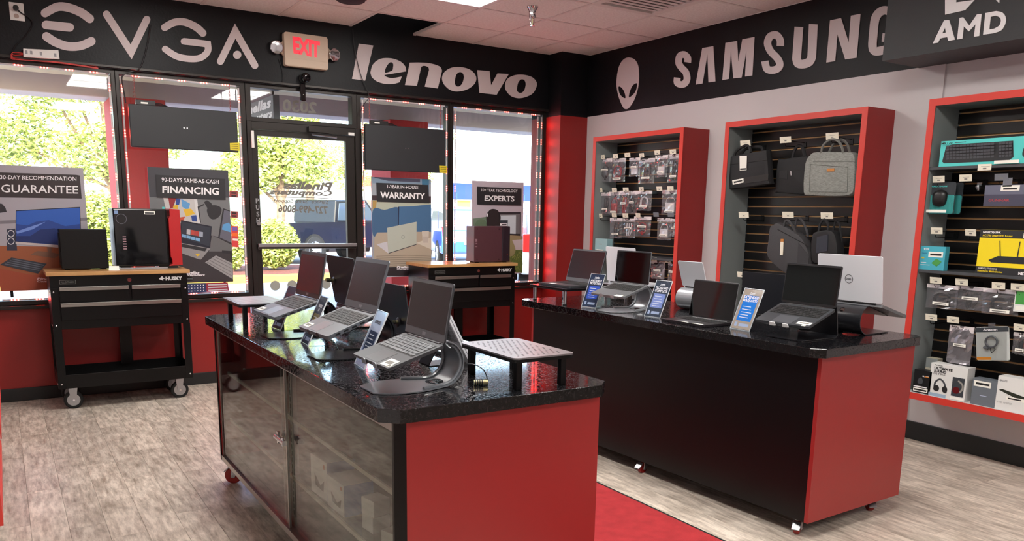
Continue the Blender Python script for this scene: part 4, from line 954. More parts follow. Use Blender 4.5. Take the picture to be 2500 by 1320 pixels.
# ---- laptops on the showcase turned the other way
laptop('black lidded laptop facing the aisle with a round lock on its lid, standing higher', (1.4385, 3.765, 1.011), R_(180.4), R_(12), R_(79.5), .37, .245, .245, deck=BLKL, lidm=BLKL, th=.018)
cstand('low black stand under the higher black lidded laptop', (1.4385, 3.765), R_(180.4), 1.011, R_(12), .0195, .19, BKS, hole=False, rim=False, hwa=.1, cx=.012, depth=.17)
laptop('black lidded laptop facing the aisle with a lock low on its lid, near the counter', (1.482, 3.30, .9345), R_(180), 0, R_(82), .33, .225, .225, deck=BLKL, lidm=BLKL, th=.0195)
def lidlock(label, c, nrm):
    t = thing('cable_lock', label, 'cable lock', c); n = Vector(nrm)
    one('disc', lambda b: b.lathe((0, 0, 0), n, [(0, .001), (0, .022), (.003, .022), (.005, .018), (.005, .001)], BLKP, 22), t, smooth=True)
    s = Vector((0, -.7, -.15))
    one('lock_body', lambda b: b.cyl(n * .004, n * .045 + s * .012, .008, mat('brass_lock', (164, 156, 120), .3, metal=.9), 14), t, smooth=True)
    one('dials', lambda b: [b.cyl(n * (.018 + k * .006) + s * (.005 + k * .0015), n * (.021 + k * .006) + s * (.0057 + k * .0015), .0095, BLKP, 12) for k in range(4)], t, smooth=True)
p = at(813.6, 684.5, x=1.405); lidlock('round combination lock on the higher black laptop lid', (1.408, p.y, p.z), (-.983, 0, .18))
p = at(971, 786, x=1.46); lidlock('round combination lock on the low black laptop lid', (1.462, p.y, p.z), (-.99, 0, .14))
t = thing('tablet', 'white glossy tablet lying flat behind the slim dark laptop', 'tablet', (1.53, 2.92, ZT + .0005), R_(0))
one('slab', lambda b: b.prism([(x, y, 0) for x, y in rloop(.16, .25, .01, 4)], (0, 0, .012), BLKP), t, bevel=.002)
one('face', lambda b: b.prism([(x, y, .012) for x, y in rloop(.155, .245, .009, 4)], (0, 0, .0015), mat('white_gloss', (226, 226, 230), .12)), t)
# silver two-in-one folded back, leaning with its keyboard showing
t = thing('laptop', 'silver folding laptop leaning upright with its keyboard showing, beside the perforated riser', 'laptop', (1.465, 2.66, ZT))
lean = math.atan2(.206, -.108); Mx = Matrix.Rotation(-lean, 4, 'Y')
b = MB(); b.M = Mx; b.prism([(x, y, -.0) for x, y in rloop(.22, .2, .01, 4, .11, .02)], (0, 0, .008), SLV); bs = b.build('base', t, bevel=.001)
b = MB(); b.M = Mx; b.prism([(x, y, -.010) for x, y in rloop(.22, .2, .01, 4, .11, .02)], (0, 0, .008), SLV); b.build('lid', t, bevel=.001)
b = MB(); b.M = Mx
for r in range(6):
    for c in range(12): b.box((.10 + r * .018, -.068 + c * .0145, .008), (.115 + r * .018, -.056 + c * .0145, .0092), mat('pale_keys', (150, 152, 156), .5))
o = b.build('keys', bs); o['kind'] = 'stuff'
b = MB(); b.M = Mx; b.box((.02, -.03, .0078), (.085, .07, .0086), mat('pale_pad', (172, 174, 178), .35)); b.build('touchpad', bs)
one('prop', lambda b: (b.prism([(-.002, -.05, 0), (-.16, -.05, 0), (-.16, .05, 0), (-.002, .05, 0)], (0, 0, .003), BLKM), b.prism([(-.16, -.04, .002), (-.16, .04, .002), (-.085, .04, .135), (-.085, -.04, .135)], (-.003, 0, .002), BLKM)), t)
# ---- risers
def riser(label, x0, x1, y0, y1, zt, legr, legm, topm, perf=True, square=True, th=.006):
    t = thing('riser', label, 'riser', ((x0 + x1) / 2, (y0 + y1) / 2, ZT)); w, dd = x1 - x0, y1 - y0; h = zt - ZT
    hol = []
    if perf:
        nx, ny = 9, 15
        for i in range(nx):
            for j in range(ny):
                cx = -w / 2 + .035 + (w - .07) * (i + (.5 if j % 2 else 0) * 1) / (nx - .5); cy = -dd / 2 + .035 + (dd - .07) * j / (ny - 1)
                hol.append([(cx + x, cy + y, h - th) for x, y in circ(.0045, 6)][::-1])
    one('top_plate', lambda b: b.prism([(x, y, h - th) for x, y in rloop(w, dd, .022, 5)], (0, 0, th), topm, holes=hol), t)
    one('edge_skirt', lambda b: b.prism([(x, y, h - .016) for x, y in rloop(w, dd, .022, 5)], (0, 0, .011), BLKM, holes=[[(x, y, h - .016) for x, y in rloop(w - .006, dd - .006, .019, 5)][::-1]]), t)
    for sx in (-1, 1):
        for sy in (-1, 1):
            cx, cy = sx * (w / 2 - .032), sy * (dd / 2 - .032)
            if square: one('leg', lambda b: b.box((cx - .011, cy - .011, .0), (cx + .011, cy + .011, h - th), legm), t, bevel=.002)
            else: one('leg', lambda b: (b.cyl((cx, cy, .006), (cx, cy, h - th), legr, legm, 18), b.cyl((cx, cy, 0), (cx, cy, .007), legr * 1.15, BLKP, 18)), t, smooth=True)
    return t
PGR = mat('grey_perforated_plate', (132, 128, 132), .36, metal=.5)
riser('grey perforated metal riser on black legs at the counter corner', 1.345, 1.585, 2.095, 2.46, 1.024, .011, BLKM, PGR)
r2 = riser('slatted dark metal riser with black legs beside the laptop reflecting red lights', .945, 1.185, 3.93, 4.29, 1.024, .011, BLKM, mat('dark_plate', (120, 122, 130), .3, metal=.3), perf=False)
one('slats', lambda b: [b.box((-.11, -.16 + k * .022, .1100), (.11, -.148 + k * .022, .1112), mat('slat_grey', (168, 170, 178), .35, metal=.3)) for k in range(15)], r2)
riser('dark glass riser on chrome legs under the thin grey laptop', 2.935, 3.235, 4.02, 4.42, 1.02, .011, CHROME, mat('smoked_plate', (44, 40, 44), .15), perf=False, square=False, th=.008)
# loose combination cable lock by the riser
t = thing('cable_lock', 'loose combination lock on a thin black cable by the perforated riser', 'cable lock', at(1175, 933, z=ZT + .01))
o_ = Vector(t.location)
one('lock_body', lambda b: b.cyl((-.022, .012, .0), (.022, -.004, .0), .0095, mat('brass_lock'), 16), t, smooth=True)
one('dials', lambda b: [b.cyl((-.02 + k * .007, .0112 - k * .0026, 0), (-.0155 + k * .007, .0096 - k * .0026, 0), .0102, BLKP, 14) for k in range(4)], t, smooth=True)
cb = [at(px, py, z=z) - o_ for px, py, z in ((1190, 932, .924), (1187, 915, .945), (1178, 900, .965), (1160, 890, .975), (1140, 888, .965), (1120, 893, .945), (1102, 905, .918))]
one('cable', lambda b: b.tube(cat(cb, 4, False), .002, BLKP, 6), t, smooth=True)
# ---- black counter
laptop('thin grey laptop standing on the dark riser with chrome legs', (3.2115, 4.21, 1.0345), R_(1.9), 0, R_(73.6), .34, .227, .221, deck=DGR, lidm=DGR, bez=(.006, .026), th=.0135, stickers=((-.9, .1, .03, .05, False), ), chin=mat('grey_chin'))
laptop('space grey laptop with glossy black screen on the silver bent stand', (3.185, 3.683, 1.0724), R_(2.3), R_(17.1), R_(86), .293, .201, .192, deck=SPG, lidm=SPG, scr=SCRG, bez=(.004, .006), th=.011, stickers=((-.94, -.32, .022, .06, False), ), pad=(.42, 0))
cstand('silver bent metal stand under the space grey laptop', (3.185, 3.683), R_(2.3), 1.0724, R_(17.1), .0125, .185, SVS, depth=.21)
laptop('dark laptop with glossy black screen lying flat on the black counter', (3.232, 3.076, .9275), R_(2.4), 0, R_(80.3), .31, .215, .205, deck=mat('charcoal_deck', (52, 48, 52), .35, metal=.6), lidm=SPG, scr=SCRG, bez=(.004, .006), th=.0125, stickers=((-.965, -.33, .02, .07, False), (-.97, -.05, .012, .045, False)), pad=(.42, 0))
laptop('black laptop with long white label on its palm rest, on the black wedge stand', (3.26, 2.478, 1.063), R_(.4), R_(21.3), R_(83), .31, .2, .195, deck=DGR, lidm=BLKL, scr=SCRG, bez=(.005, .012), th=.012, stickers=((-.86, -.36, .026, .075, True), (-.955, -.40, .014, .02, True)), pad=(.36, .02))
t = thing('laptop_stand', 'black wedge shaped metal stand under the laptop with the long white label', 'laptop stand', (3.26, 2.478, ZT + .0005), R_(.4))
ti = R_(21.3); rt = 1.063 - ZT - .0125 / math.cos(ti) - .0012
b = MB(); ribbon(b, [(-.17, .001), (.085, .001), (.10, .012), (.075, rt + .02), (.06, rt + .022), (.0, rt - .0045), (-.185 * math.cos(ti), rt - .0045 - .185 * math.sin(ti))], lambda s: .112, .0038, BKS); b.build('bent_sheet', t)
e = Vector((-.185 * math.cos(ti), 0, rt - .0045 - .185 * math.sin(ti))); dv = Vector((math.cos(ti), 0, math.sin(ti))); nv = Vector((-dv.z, 0, dv.x))
for yy in (-.03, .045):
    q = MB(); q.prism([e + Vector((0, yy + y, 0)) - dv * .016 + nv * z for y, z in ((-.018, 0), (.018, 0), (.014, .02), (-.014, .02))], dv * .004, mat('white_rubber', (225, 225, 225), .5)); q.prism([e + Vector((0, yy + y, 0)) - dv * x for x, y in ((-.01, -.018), (-.01, .018), (.016, .018), (.016, -.018))], nv * .004, BKS); q.build('front_lip', t)
laptop('large silver laptop facing the wall, round maker badge on its lid', (3.575, 2.47, 1.072), R_(182), R_(15.7), R_(81), .353, .24, .23, deck=SPG, lidm=SLV, scr=SCRG, th=.015, logo=logo_round)
t = thing('laptop_stand', 'black ring shaped laptop stand with a round hole through its back', 'laptop stand', (3.575, 2.47, ZT + .0005), R_(182))
rt = 1.072 - ZT - .0155 / math.cos(R_(15.7)) - .001; r = (rt + .004) / 2
pth = [(-.18, .001), (.0, .001)] + arc(.0, r + .001, r, -88, 85, 18) + [(-.17, rt - .0045 - .17 * math.tan(R_(15.7)))]
b = MB(); ribbon(b, pth, lambda s: .112, .004, BKS, [(.18 + math.pi * r * .72, .0, .014, .014), (.18 + .005, .03, .03, .05)]); b.build('bent_sheet', t, smooth=True)
laptop('silver laptop facing the wall behind the space grey one, black fruit emblem on its lid', (3.62, 4.28, 1.018), R_(180), 0, R_(84), .31, .215, .24, deck=SLV, lidm=SLV, scr=SCRG, th=.012, logo=logo_apple)
b = None
riser('plain silver riser under the laptop with the black fruit emblem', 3.57, 3.82, 4.10, 4.46, 1.0045, .011, STEEL, SVS, perf=False, square=False)
laptop('small silver laptop facing the wall on the silver ring stand', (3.56, 3.52, 1.052), R_(182), R_(14), R_(70), .2, .16, .165, deck=SLV, lidm=SLV, scr=SCRG, th=.010)
t = thing('laptop_stand', 'silver ring shaped laptop stand open towards the wall', 'laptop stand', (3.56, 3.52, ZT + .0005), R_(182))
rt = 1.052 - ZT - .0105 / math.cos(R_(14)) - .001; r = (rt + .004) / 2
pth = [(-.17, .001), (.0, .001)] + arc(.0, r + .001, r, -88, 85, 18) + [(-.155, rt - .0045 - .155 * math.tan(R_(14)))]
b = MB(); ribbon(b, pth, lambda s: .10, .004, SVS); b.build('bent_sheet', t, smooth=True)
laptop('black laptop facing the wall behind the flat dark one, only its lid edge showing', (3.62, 3.02, .9345), R_(182), 0, R_(84), .33, .225, .235, deck=BLKL, lidm=BLKL, th=.0195)
# ---- acrylic sign holders
ACR = clear_mat('acrylic', (244, 247, 250), rough=.05, ior=1.12)
def holder(label, bl, br, lines, bgc, panel, texts, h=.222, th=65.0, w=None, pan=(.26, .64)):
    bl = at(*bl, z=ZT + .002); br = at(*br, z=ZT + .002); c = (bl + br) / 2; u = (br - bl).normalized(); wd = w or (br - bl).length
    yaw = math.atan2(u.x, -u.y)
    t = thing('sign_holder', label, 'sign holder', (c.x, c.y, ZT + .0005), yaw); a = R_(th)
    d = Vector((math.cos(a), 0, math.sin(a))); n = Vector((-math.sin(a), 0, math.cos(a))); Y = Vector((0, -1, 0))
    b = MB(); b.prism([d * s + Y * (q * wd / 2) + n * .0022 for s, q in ((0.003, -1), (.003, 1), (h, 1), (h, -1))], n * -.0014, ACR); b.build('front_sheet', t)
    b = MB(); b.prism([d * s + Y * (q * wd / 2) - n * .0014 for s, q in ((0.003, -1), (.003, 1), (h, 1), (h, -1))], n * -.0014, ACR)
    b.prism([(0, -wd / 2, 0), (.085, -wd / 2, 0), (.085, wd / 2, 0), (0, wd / 2, 0)], (0, 0, .0025), ACR)
    b.build('back_sheet', t)
    e = MB()
    for q in (-1, 1): e.prism([d * s + Y * (q * (wd / 2 - .001)) + n * z for s, z in ((0, -.003), (0, .0024), (h, .0024), (h, -.003))], Y * (q * .0012), mat('acrylic_edge', (214, 220, 226), .12))
    e.prism([d * s + Y * (q * wd / 2) + n * .0024 for s, q in ((h - .001, -1), (h - .001, 1), (h + .0008, 1), (h + .0008, -1))], n * -.005, mat('acrylic_edge')); e.prism([(0, -wd / 2, 0), (.003, -wd / 2, 0), (.003, wd / 2, 0), (0, wd / 2, 0)], (0, 0, .004), mat('acrylic_edge')); e.build('bright_edges', t)
    card = MB(); card.prism([d * s + Y * (q * (wd / 2 - .0025)) for s, q in ((0.006, -1), (.006, 1), (h - .003, 1), (h - .003, -1))], n * -.0008, bgc); cd = card.build('insert_card', t)
    pr = MB(); F_ = n * .0003
    def rect(s0, s1, q0, q1, mt, k=1): pr.poly([d * (s * h) + Y * (q * wd / 2) + F_ * k for s, q in ((s0, q0), (s0, q1), (s1, q1), (s1, q0))], mt)
    rect(pan[0], pan[1], -.72, .74, panel)
    for i, s in enumerate(lines): rect(s, s + .016, -.52, .3 + .12 * (i % 3), WINK, 2)
    rect(.08, .18, -.75, -.48, mat('pale_print', (170, 180, 205), .5)); rect(.09, .16, -.3, .7, mat('pale_print'))
    for sx, s, sz, mt in texts: text_fit(pr, sx, d * (s * h) + F_ * 3, Y, d, wd * .78, sz, mt, bold=.03)
    pr.build('print', cd)
    return t
L5 = (.56, .49, .42, .36, .30); NAVY = mat('navy_card', (52, 60, 84), .6, spec=.1); SLATE = mat('slate_card', (64, 70, 82), .6, spec=.1); PBL = mat('blue_panel_print', (62, 92, 190), .6, spec=.1); PLI = mat('lilac_panel_print', (136, 150, 205), .6, spec=.1)
TT = lambda a, b_: [('Pinellas', .90, .008, WINK), ('Computers', .865, .008, WINK), (a, .795, .015, WINK), (b_, .715, .015, WINK)]
holder('antivirus sign in a clear acrylic holder, blue print, by the chrome legged riser', (1420.6, 748), (1452.4, 751.5), L5, NAVY, PBL, TT('ANTIVIRUS', 'PROTECTION'), w=.108)
holder('lilac printed service sign in a clear acrylic holder before the silver ring stand', (1573.6, 770.6), (1610, 775.8), L5, SLATE, PLI, TT('TECHGUARD', 'COMPLETE'), w=.115)
holder('bright blue warranty sign in a clear acrylic holder between two laptops', (1780.6, 800), (1831, 809), L5, mat('tan_photo_card', (178, 158, 140), .6, spec=.1), mat('bright_blue_print', (40, 126, 214), .6, spec=.1), TT('EXTENDED', 'WARRANTY'), w=.13, pan=(.22, .84), th=67)
DKC = mat('dark_card', (40, 40, 50), .3); RDT = mat('dim_red_print', (128, 40, 46), .4)
holder('dark card in an acrylic holder behind the laptop that reflects red lights', (663, 800), (684, 807), L5, DKC, RDT, [('PROTECT', .8, .013, RDT), ('YOUR PC', .72, .013, RDT)], w=.11)
holder('gold footed acrylic sign holder behind the laptop with the oval sticker', (733.8, 834), (751.8, 845), L5, mat('slate_card'), mat('gold_panel', (150, 124, 60), .35), [('TRADE', .8, .013, WINK), ('IN', .72, .013, WINK)], w=.12)
holder('acrylic sign holder with a card painted pale for glare behind the slim dark laptop', (863.6, 886), (890, 903), L5, mat('glare_pale_card', (190, 196, 214), .2), mat('navy_card'), [('SUPPORT', .8, .013, INK)], w=.125)  # pale card colour stands in for the window reflected on it
# ================================================================== slatwall cabinets on the right wall
XF = 4.883
LINER = mat('grey_cabinet_liner', (132, 138, 138), .5); REDE_LIT = mat('red_cabinet_edge_lit', (206, 58, 48), .45); REDS = mat('red_cabinet_side', (150, 28, 26), .45)  # edge red painted brighter than the sides for the light on it
SLAT = mat('black_slat', (14, 13, 14), .3, spec=.4); GROOVE = mat('tan_groove', (206, 164, 112), .5)
def cabinet(label, y0, y1, z0=.345, z1=2.205, shelves=()):
    t = thing('slatwall_cabinet', label, 'wall cabinet', (XW, (y0 + y1) / 2, z0)); h = z1 - z0; w = y1 - y0; e = .042; D = -(XW - XF)
    def P(fn, nm, par=None, **k): b = MB(); fn(b); return b.build(nm, par or t, **k)
    for s in (-1, 1):
        yo, yi = s * w / 2, s * (w / 2 - e)
        P(lambda b: (b.box((D + .004, min(yo, yo - s * .02), 0), (0, max(yo, yo - s * .02), h), REDS)), 'side_panel')
        P(lambda b: (b.box((D + .004, min(yi, yi + s * .021), e), (-.02, max(yi, yi + s * .021), h - e), LINER)), 'side_liner')
        P(lambda b: b.box((D, min(yo, yi), 0), (D + .006, max(yo, yi), h), REDE_LIT), 'front_edge')
    for a, c, nm in ((h - .02, h, 'top_panel'), (0, .02, 'bottom_panel')): P(lambda b: b.box((D + .004, -w / 2 + .021, a), (0, w / 2 - .021, c), REDS), nm)
    for a, c, nm in ((h - e, h - .021, 'top_liner'), (.021, e, 'bottom_liner')): P(lambda b: b.box((D + .004, -w / 2 + e, a), (-.02, w / 2 - e, c), LINER if a > 1 else mat('white_cabinet_floor', (214, 212, 212), .5)), nm)
    for a, c in ((h - e, h), (0, e)): P(lambda b: b.box((D, -w / 2 + e, a), (D + .006, w / 2 - e, c), REDE_LIT), 'front_edge')
    P(lambda b: b.box((-.018, -w / 2 + e, e), (-.0, w / 2 - e, h - e), GROOVE), 'slat_backing')
    gz = 2.14 - z0; first = None
    while gz > e:
        gz -= .0717
    gz += .0717
    zz = [e] + [gz + .0717 * k for k in range(40) if gz + .0717 * k < h - e] + [h - e]
    for k in range(len(zz) - 1):
        a, c = zz[k] + (.0045 if k else 0), zz[k + 1] - (.0045 if k < len(zz) - 2 else 0)
        if c - a > .005: P(lambda b: b.prism([(-.018, -w / 2 + e, a - .002), (-.033, -w / 2 + e, a), (-.033, -w / 2 + e, c - .003), (-.018, -w / 2 + e, c - .003)], (0, w - 2 * e, 0), SLAT), 'slat')
    for sz in shelves: P(lambda b: b.box((D + .008, -w / 2 + e + .001, sz - z0 - .018), (-.034, w / 2 - e - .001, sz - z0), mat('dark_shelf', (66, 68, 72), .5)), 'shelf', bevel=.001, seg=1)
    return t
cabinet('red framed slatwall cabinet beside the corner, hung with small plastic bags', 5.07, 6.285, shelves=(1.11,))
cabinet('red framed slatwall cabinet hung with laptop bags', 3.373, 4.61)
Z31, Z32 = 1.80, 1.172
cabinet('red framed slatwall cabinet stocked with boxed accessories on shelves', 1.72, 2.958, shelves=(Z31, Z32))
# left wall cabinets, only their edges in view
for y0, y1, lab in ((4.6, 5.75, 'red edged wall cabinet on the left wall next to the front windows'), (3.3, 4.45, 'red edged wall cabinet on the left wall farther from the front windows')):
    t = thing('wall_cabinet', lab, 'wall cabinet', (XL, (y0 + y1) / 2, .33)); w = y1 - y0
    for s in (-1, 1):
        one('side_panel', lambda b: b.box((0, min(s * w / 2, s * (w / 2 - .04)), 0), (.370, max(s * w / 2, s * (w / 2 - .04)), 1.85), WHT), t)
        one('front_edge', lambda b: b.box((.370, min(s * w / 2, s * (w / 2 - .04)), 0), (.372, max(s * w / 2, s * (w / 2 - .04)), 1.85), REDE_LIT), t)
    one('bottom_panel', lambda b: b.box((0, -w / 2 + .04, 0), (.365, w / 2 - .04, .04), WHT), t); one('top_panel', lambda b: b.box((0, -w / 2 + .04, 1.81), (.365, w / 2 - .04, 1.85), WHT), t)
    one('front_edge', lambda b: b.box((.365, -w / 2 + .04, 0), (.372, w / 2 - .04, .04), REDE_LIT), t); one('kick_strip', lambda b: b.box((.30, -w / 2 - .001, 0), (.371, -w / 2, .16), REDE_LIT), t); one('back_panel', lambda b: b.box((0, -w / 2 + .04, .04), (.02, w / 2 - .04, 1.81), LINER), t)
# ---- hooks with price tags
CARD = mat('cream_tag', (232, 226, 208), .5); TAGD = mat('clear_tag', (120, 122, 130), .2)
XSL = XW - .033
def hook(px, py, label, group, xt=4.935, tw=.07, thh=.038, dark=False, yaw=0.0):
    p = at(px, py, x=xt)
    t = thing('peg_hook', label, 'display hook', (XSL, p.y, p.z - .03), 0, group); L = XSL - xt
    one('wire', lambda b: (b.tube([(.0, .008, -.012), (-L * .93, .008, -.014), (-L, .006, .002)], .0022, BLKM, 6), b.tube([(0, -.008, -.012), (-L * .93, -.008, -.014), (-L * .94, -.006, -.012)], .0022, BLKM, 6), b.tube([(0, 0, .02), (-L * .97, 0, .026)], .002, BLKM, 6), b.box((-.004, -.014, -.02), (0, .014, .028), BLKM)), t)['kind'] = 'stuff'
    b = MB(); b.M = Matrix.Translation((-L, 0, .03)) @ Matrix.Rotation(yaw, 4, 'Z') @ Matrix.Rotation(R_(-12), 4, 'Y')
    b.box((-.0025, -tw / 2, -thh / 2), (0, tw / 2, thh / 2), TAGD if dark else CARD); o = b.build('price_tag', t)
    q = MB(); q.M = b.M; q.box((-.0032, -.010, -.010), (-.0025, .008, -.003), mat('barcode_grey', (120, 118, 112), .6)); q.box((-.0032, -.022, .004), (-.0025, .018, .0055), mat('barcode_grey')); q.build('tag_print', o)
    return t
HL = {'top': ['wire hook with price tag above the bag of ' + q for q in ('coiled black cable', 'dark red cable', 'the flat pale adapter', 'the red strip and black leads', 'the white charger', 'the white stick')],
      'second': ['wire hook with price tag above ' + q for q in ('the thin slanted bag', 'the orange red leads', 'the red and black leads', 'the neat white header bag', 'an empty gap beside the large glaring bag', 'the large glaring bag of white parts')],
      'third': ['empty wire hook with pink price tag by the grey side, third row', 'wire hook with price tag above the narrow crumpled bag', 'wire hook with price tag above the bag of white sticks', 'wire hook with price tag above the pink red looped cable', 'wire hook with dark clear tag above the tall crumpled bag', 'wire hook with lilac clear tag next to the red frame'],
      'lowest': ['wire hook with price tag above the glittering silver bag', 'wire hook with price tag above the lowest bag with red leads']}
rows = [([(1472, 383), (1503, 381), (1532, 378), (1567, 379), (1605, 372), (1643, 370)], 'top'), ([(1466, 464), (1500.4, 464), (1528, 462.5), (1566, 461.4), (1610, 460.4), (1637, 459.8)], 'second'), ([(1466, 526), (1500, 525), (1527, 525.5), (1558, 525), (1602, 523.6), (1638, 523.6)], 'third'), ([(1598, 632), (1631, 636)], 'lowest')]
for pts, nm in rows:
    for k, (px, py) in enumerate(pts): hook(px, py, HL[nm][k], '%s row of hooks in the plastic bag cabinet' % nm, dark=(nm == 'third' and k > 3), xt=4.955 + .006 * (k % 2), yaw=R_(6 * (k % 3) - 6))
for px, py, lab in ((1820, 349.5, 'black wire hook with price tag holding the black briefcase with a white swing tag'), (1918, 341, 'black wire hook with price tag holding the plain black briefcase'), (2032, 332, 'black wire hook with price tag holding the light grey laptop bag'), (1816, 524, 'empty black wire hook with price tag beside the dark grey bag'), (1924, 524, 'black wire hook with price tag holding the dark grey tilted bag'), (2019, 526, 'black wire hook with price tag holding the small black satchel'), (1812.5, 670, 'empty black wire hook with price tag low in the laptop bag cabinet'), (1905, 681, 'black wire hook with price tag just above the open black laptop')):
    hook(px, py, lab, 'hooks in the laptop bag cabinet', xt=4.93, tw=.10, thh=.044)
for px, py, lab in ((2292, 437, 'wire hook with cream price tag above the mouse packs'), (2358, 434, 'wire hook with cream price tag between the mouse packs and the glasses box'), (2445, 432, 'wire hook with clear empty tag above the glasses box'), (2287, 563, 'wire hook with cream price tag above the pale blue card boxes'), (2370, 567, 'wire hook with tilted cream price tag beside the yellow router box'), (2285, 684, 'wire hook with cream price tag over the clear bag next to the cabinet side'), (2348, 688, 'wire hook with cream price tag over the clear bag with a low label'), (2438, 697, 'wire hook with cream price tag over the large clear bag'), (2485, 700, 'wire hook with cream price tag over the green card pack'), (2274, 774, 'empty wire hook with cream price tag beside the tall silver cable bag'), (2327, 780, 'wire hook with cream price tag over the tall silver cable bag'), (2492, 799, 'wire hook with cream price tag beside the cable lock pack')):
    hook(px, py, lab, 'hooks in the accessory cabinet', xt=4.925, tw=.075, thh=.04, dark='clear' in lab and 'empty' in lab, yaw=R_(-14) if 'tilted' in lab else 0)
# ---- plastic bags
FILM = clear_mat('plastic_film', (244, 244, 248), haze=.07, rough=.06, boost=.07)
HDR = mat('frosted_header', (222, 214, 216), .35); CABB = mat('cable_black', (20, 20, 22), .4); CABW = mat('cable_white', (226, 222, 222), .4); CABR = mat('cable_red', (168, 34, 40), .4); SLVF = mat('static_foil', (150, 146, 152), .25, metal=.6)
def pouch(label, px0, px1, py0, py1, content, x=4.985, seed=1, sticker=True, header=True, foil=False):
    """clear bag hanging on a hook; pixel box gives width and height on the plane x"""
    a = at(px0, py0, x=x); c = at(px1, py1, x=x); w = abs(a.y - c.y); h = abs(a.z - c.z); rng = random.Random(seed)
    t = thing('product_bag', label, 'plastic bag', (x, (a.y + c.y) / 2, a.z)); nx, nz = 7, 9; dep = .016
    for side in (-1, 1):
        vs = []; fs = []
        for k in range(nz + 1):
            for j in range(nx + 1):
                u = j / nx * 2 - 1; v = k / nz; edge = (1 - u * u) * math.sin(math.pi * min(1, v * 1.02)) ** .5 if 0 < k < nz else 0
                vs.append((side * (dep * edge + (rng.uniform(-.005, .005) if 0 < k and 0 < j < nx else 0)), u * w / 2 * (1 - .05 * rng.random() * (v > .5)), -v * h + rng.uniform(-.004, .004) * (k == nz)))
        for k in range(nz):
            for j in range(nx): i = k * (nx + 1) + j; fs += [(i, i + 1, i + nx + 2), (i, i + nx + 2, i + nx + 1)]
        b = MB(); b.add(vs, fs, SLVF if foil else FILM); b.build('film', t)
    if header: one('header', lambda b: b.prism([(-.004, -w / 2, -.0), (-.004, -w * .1, .0), (-.004, -w * .06, -.012), (-.004, w * .06, -.012), (-.004, w * .1, .0), (-.004, w / 2, 0), (-.004, w / 2, -h * .16), (-.004, -w / 2, -h * .16)], (.008, 0, 0), HDR), t)
    cm = {'b': CABB, 'w': CABW, 'r': CABR, 'x': CABB}[content[0]]
    b = MB()
    if content[1] == 'c':      # coil of cable
        pts = [(rng.uniform(-.004, .004), w * .26 * math.sin(a_ * .55) * (1 - .1 * (a_ % 3)), -h * .58 + h * .27 * math.cos(a_ * .55)) for a_ in range(34)]
        b.tube(pts, .0058, cm, 6); b.box((-.006, -.012, -h * .92), (.006, .006, -h * .72), cm); o = b.build('cable_coil', t, smooth=True)
    elif content[1] == 'a':    # adapter block with lead
        b.box((-.008, -w * .26, -h * .9), (.008, w * .26, -h * .5), cm); o = b.build('adapter', t, bevel=.004)
        b = MB(); b.tube([(0, w * .26 * math.cos(a_ * .35), -h * .5 + h * .22 * math.sin(a_ * .35)) for a_ in range(10)], .0028, cm, 6); b.build('lead', t, smooth=True)
    else:
        for k in range(3): b.tube([(.002 * k, -w * .2 + k * w * .16, -h * .25), (.002, -w * .24 + k * w * .2, -h * .6), (0, -w * .1 + k * w * .1, -h * .9)], .006, cm, 6)
        b.build('cable_bundle', t, smooth=True)
    if sticker: 
        sz = -h * rng.choice((.78, .86, .5)); o = one('sticker', lambda q: q.box((-dep - .004, -w * .30, sz - .009), (-dep - .0025, w * .22, sz + .009), PAPER), t)
        one('barcode', lambda q: q.box((-dep - .0046, -w * .22, sz - .004), (-dep - .004, w * .16, sz + .002), mat('barcode_grey')), o)
    return t
bags = [
 (1463, 1493, 388, 443, 'bc', 'bag of coiled black cable with a white edge strip, first on the top hooks'), (1491, 1526, 388, 443, 'rc', 'bag of dark red cable with a barcode label under its middle, top hooks'), (1537, 1562, 386, 430, 'wa', 'flat pale adapter in a clear bag, shortest on the top hooks'), (1560, 1597, 388, 447, 'xb', 'long bag with a red strip and black leads, top hooks'), (1601, 1629, 380, 432, 'wa', 'white charger with its looped lead in a clear bag'), (1632, 1660, 377, 445, 'xb', 'bag with a white stick and black leads next to the red frame'),
 (1468, 1490, 470, 522, 'bb', 'thin slanted bag with a loose white label, second hooks'), (1488, 1512, 468, 525, 'ra', 'bag with orange red leads under a barcode label, second hooks'), (1514, 1534, 466, 526, 'rb', 'bag of red and black leads with low label, second hooks'), (1535, 1554, 466, 522, 'bc', 'bag of black connectors beside the red and black leads, second hooks'), (1556, 1590, 466, 514, 'wc', 'neat clear bag with a white header and red tipped leads'), (1617, 1657, 464, 525, 'wa', 'large glaring clear bag of white parts, second hooks'),
 (1490, 1518, 532, 582, 'bb', 'narrow crumpled bag with a pale low sticker, third hooks'), (1519, 1550, 533, 581, 'wb', 'crumpled bag of white sticks, third hooks'), (1549, 1588, 528, 578, 'rc', 'wide bag with a pink red looped cable, third hooks'), (1606, 1638, 532, 586, 'wa', 'tall crumpled bag with a tan insert, third hooks'), (1639, 1657, 534, 578, 'wb', 'bag half hidden by the red frame, third hooks'),
 (1591, 1622, 636, 682, 'wa', 'glittering silver bag hanging over the silver ring stand'), (1632, 1650, 640, 686, 'rb', 'bag with red leads half hidden by the red frame, lowest hooks')]
for k, (x0, x1, y0, y1, ct, lab) in enumerate(bags): pouch(lab, x0, x1, y0, y1, ct, x=4.975 + .02 * (k % 2), seed=k + 3, foil=(k == 17))
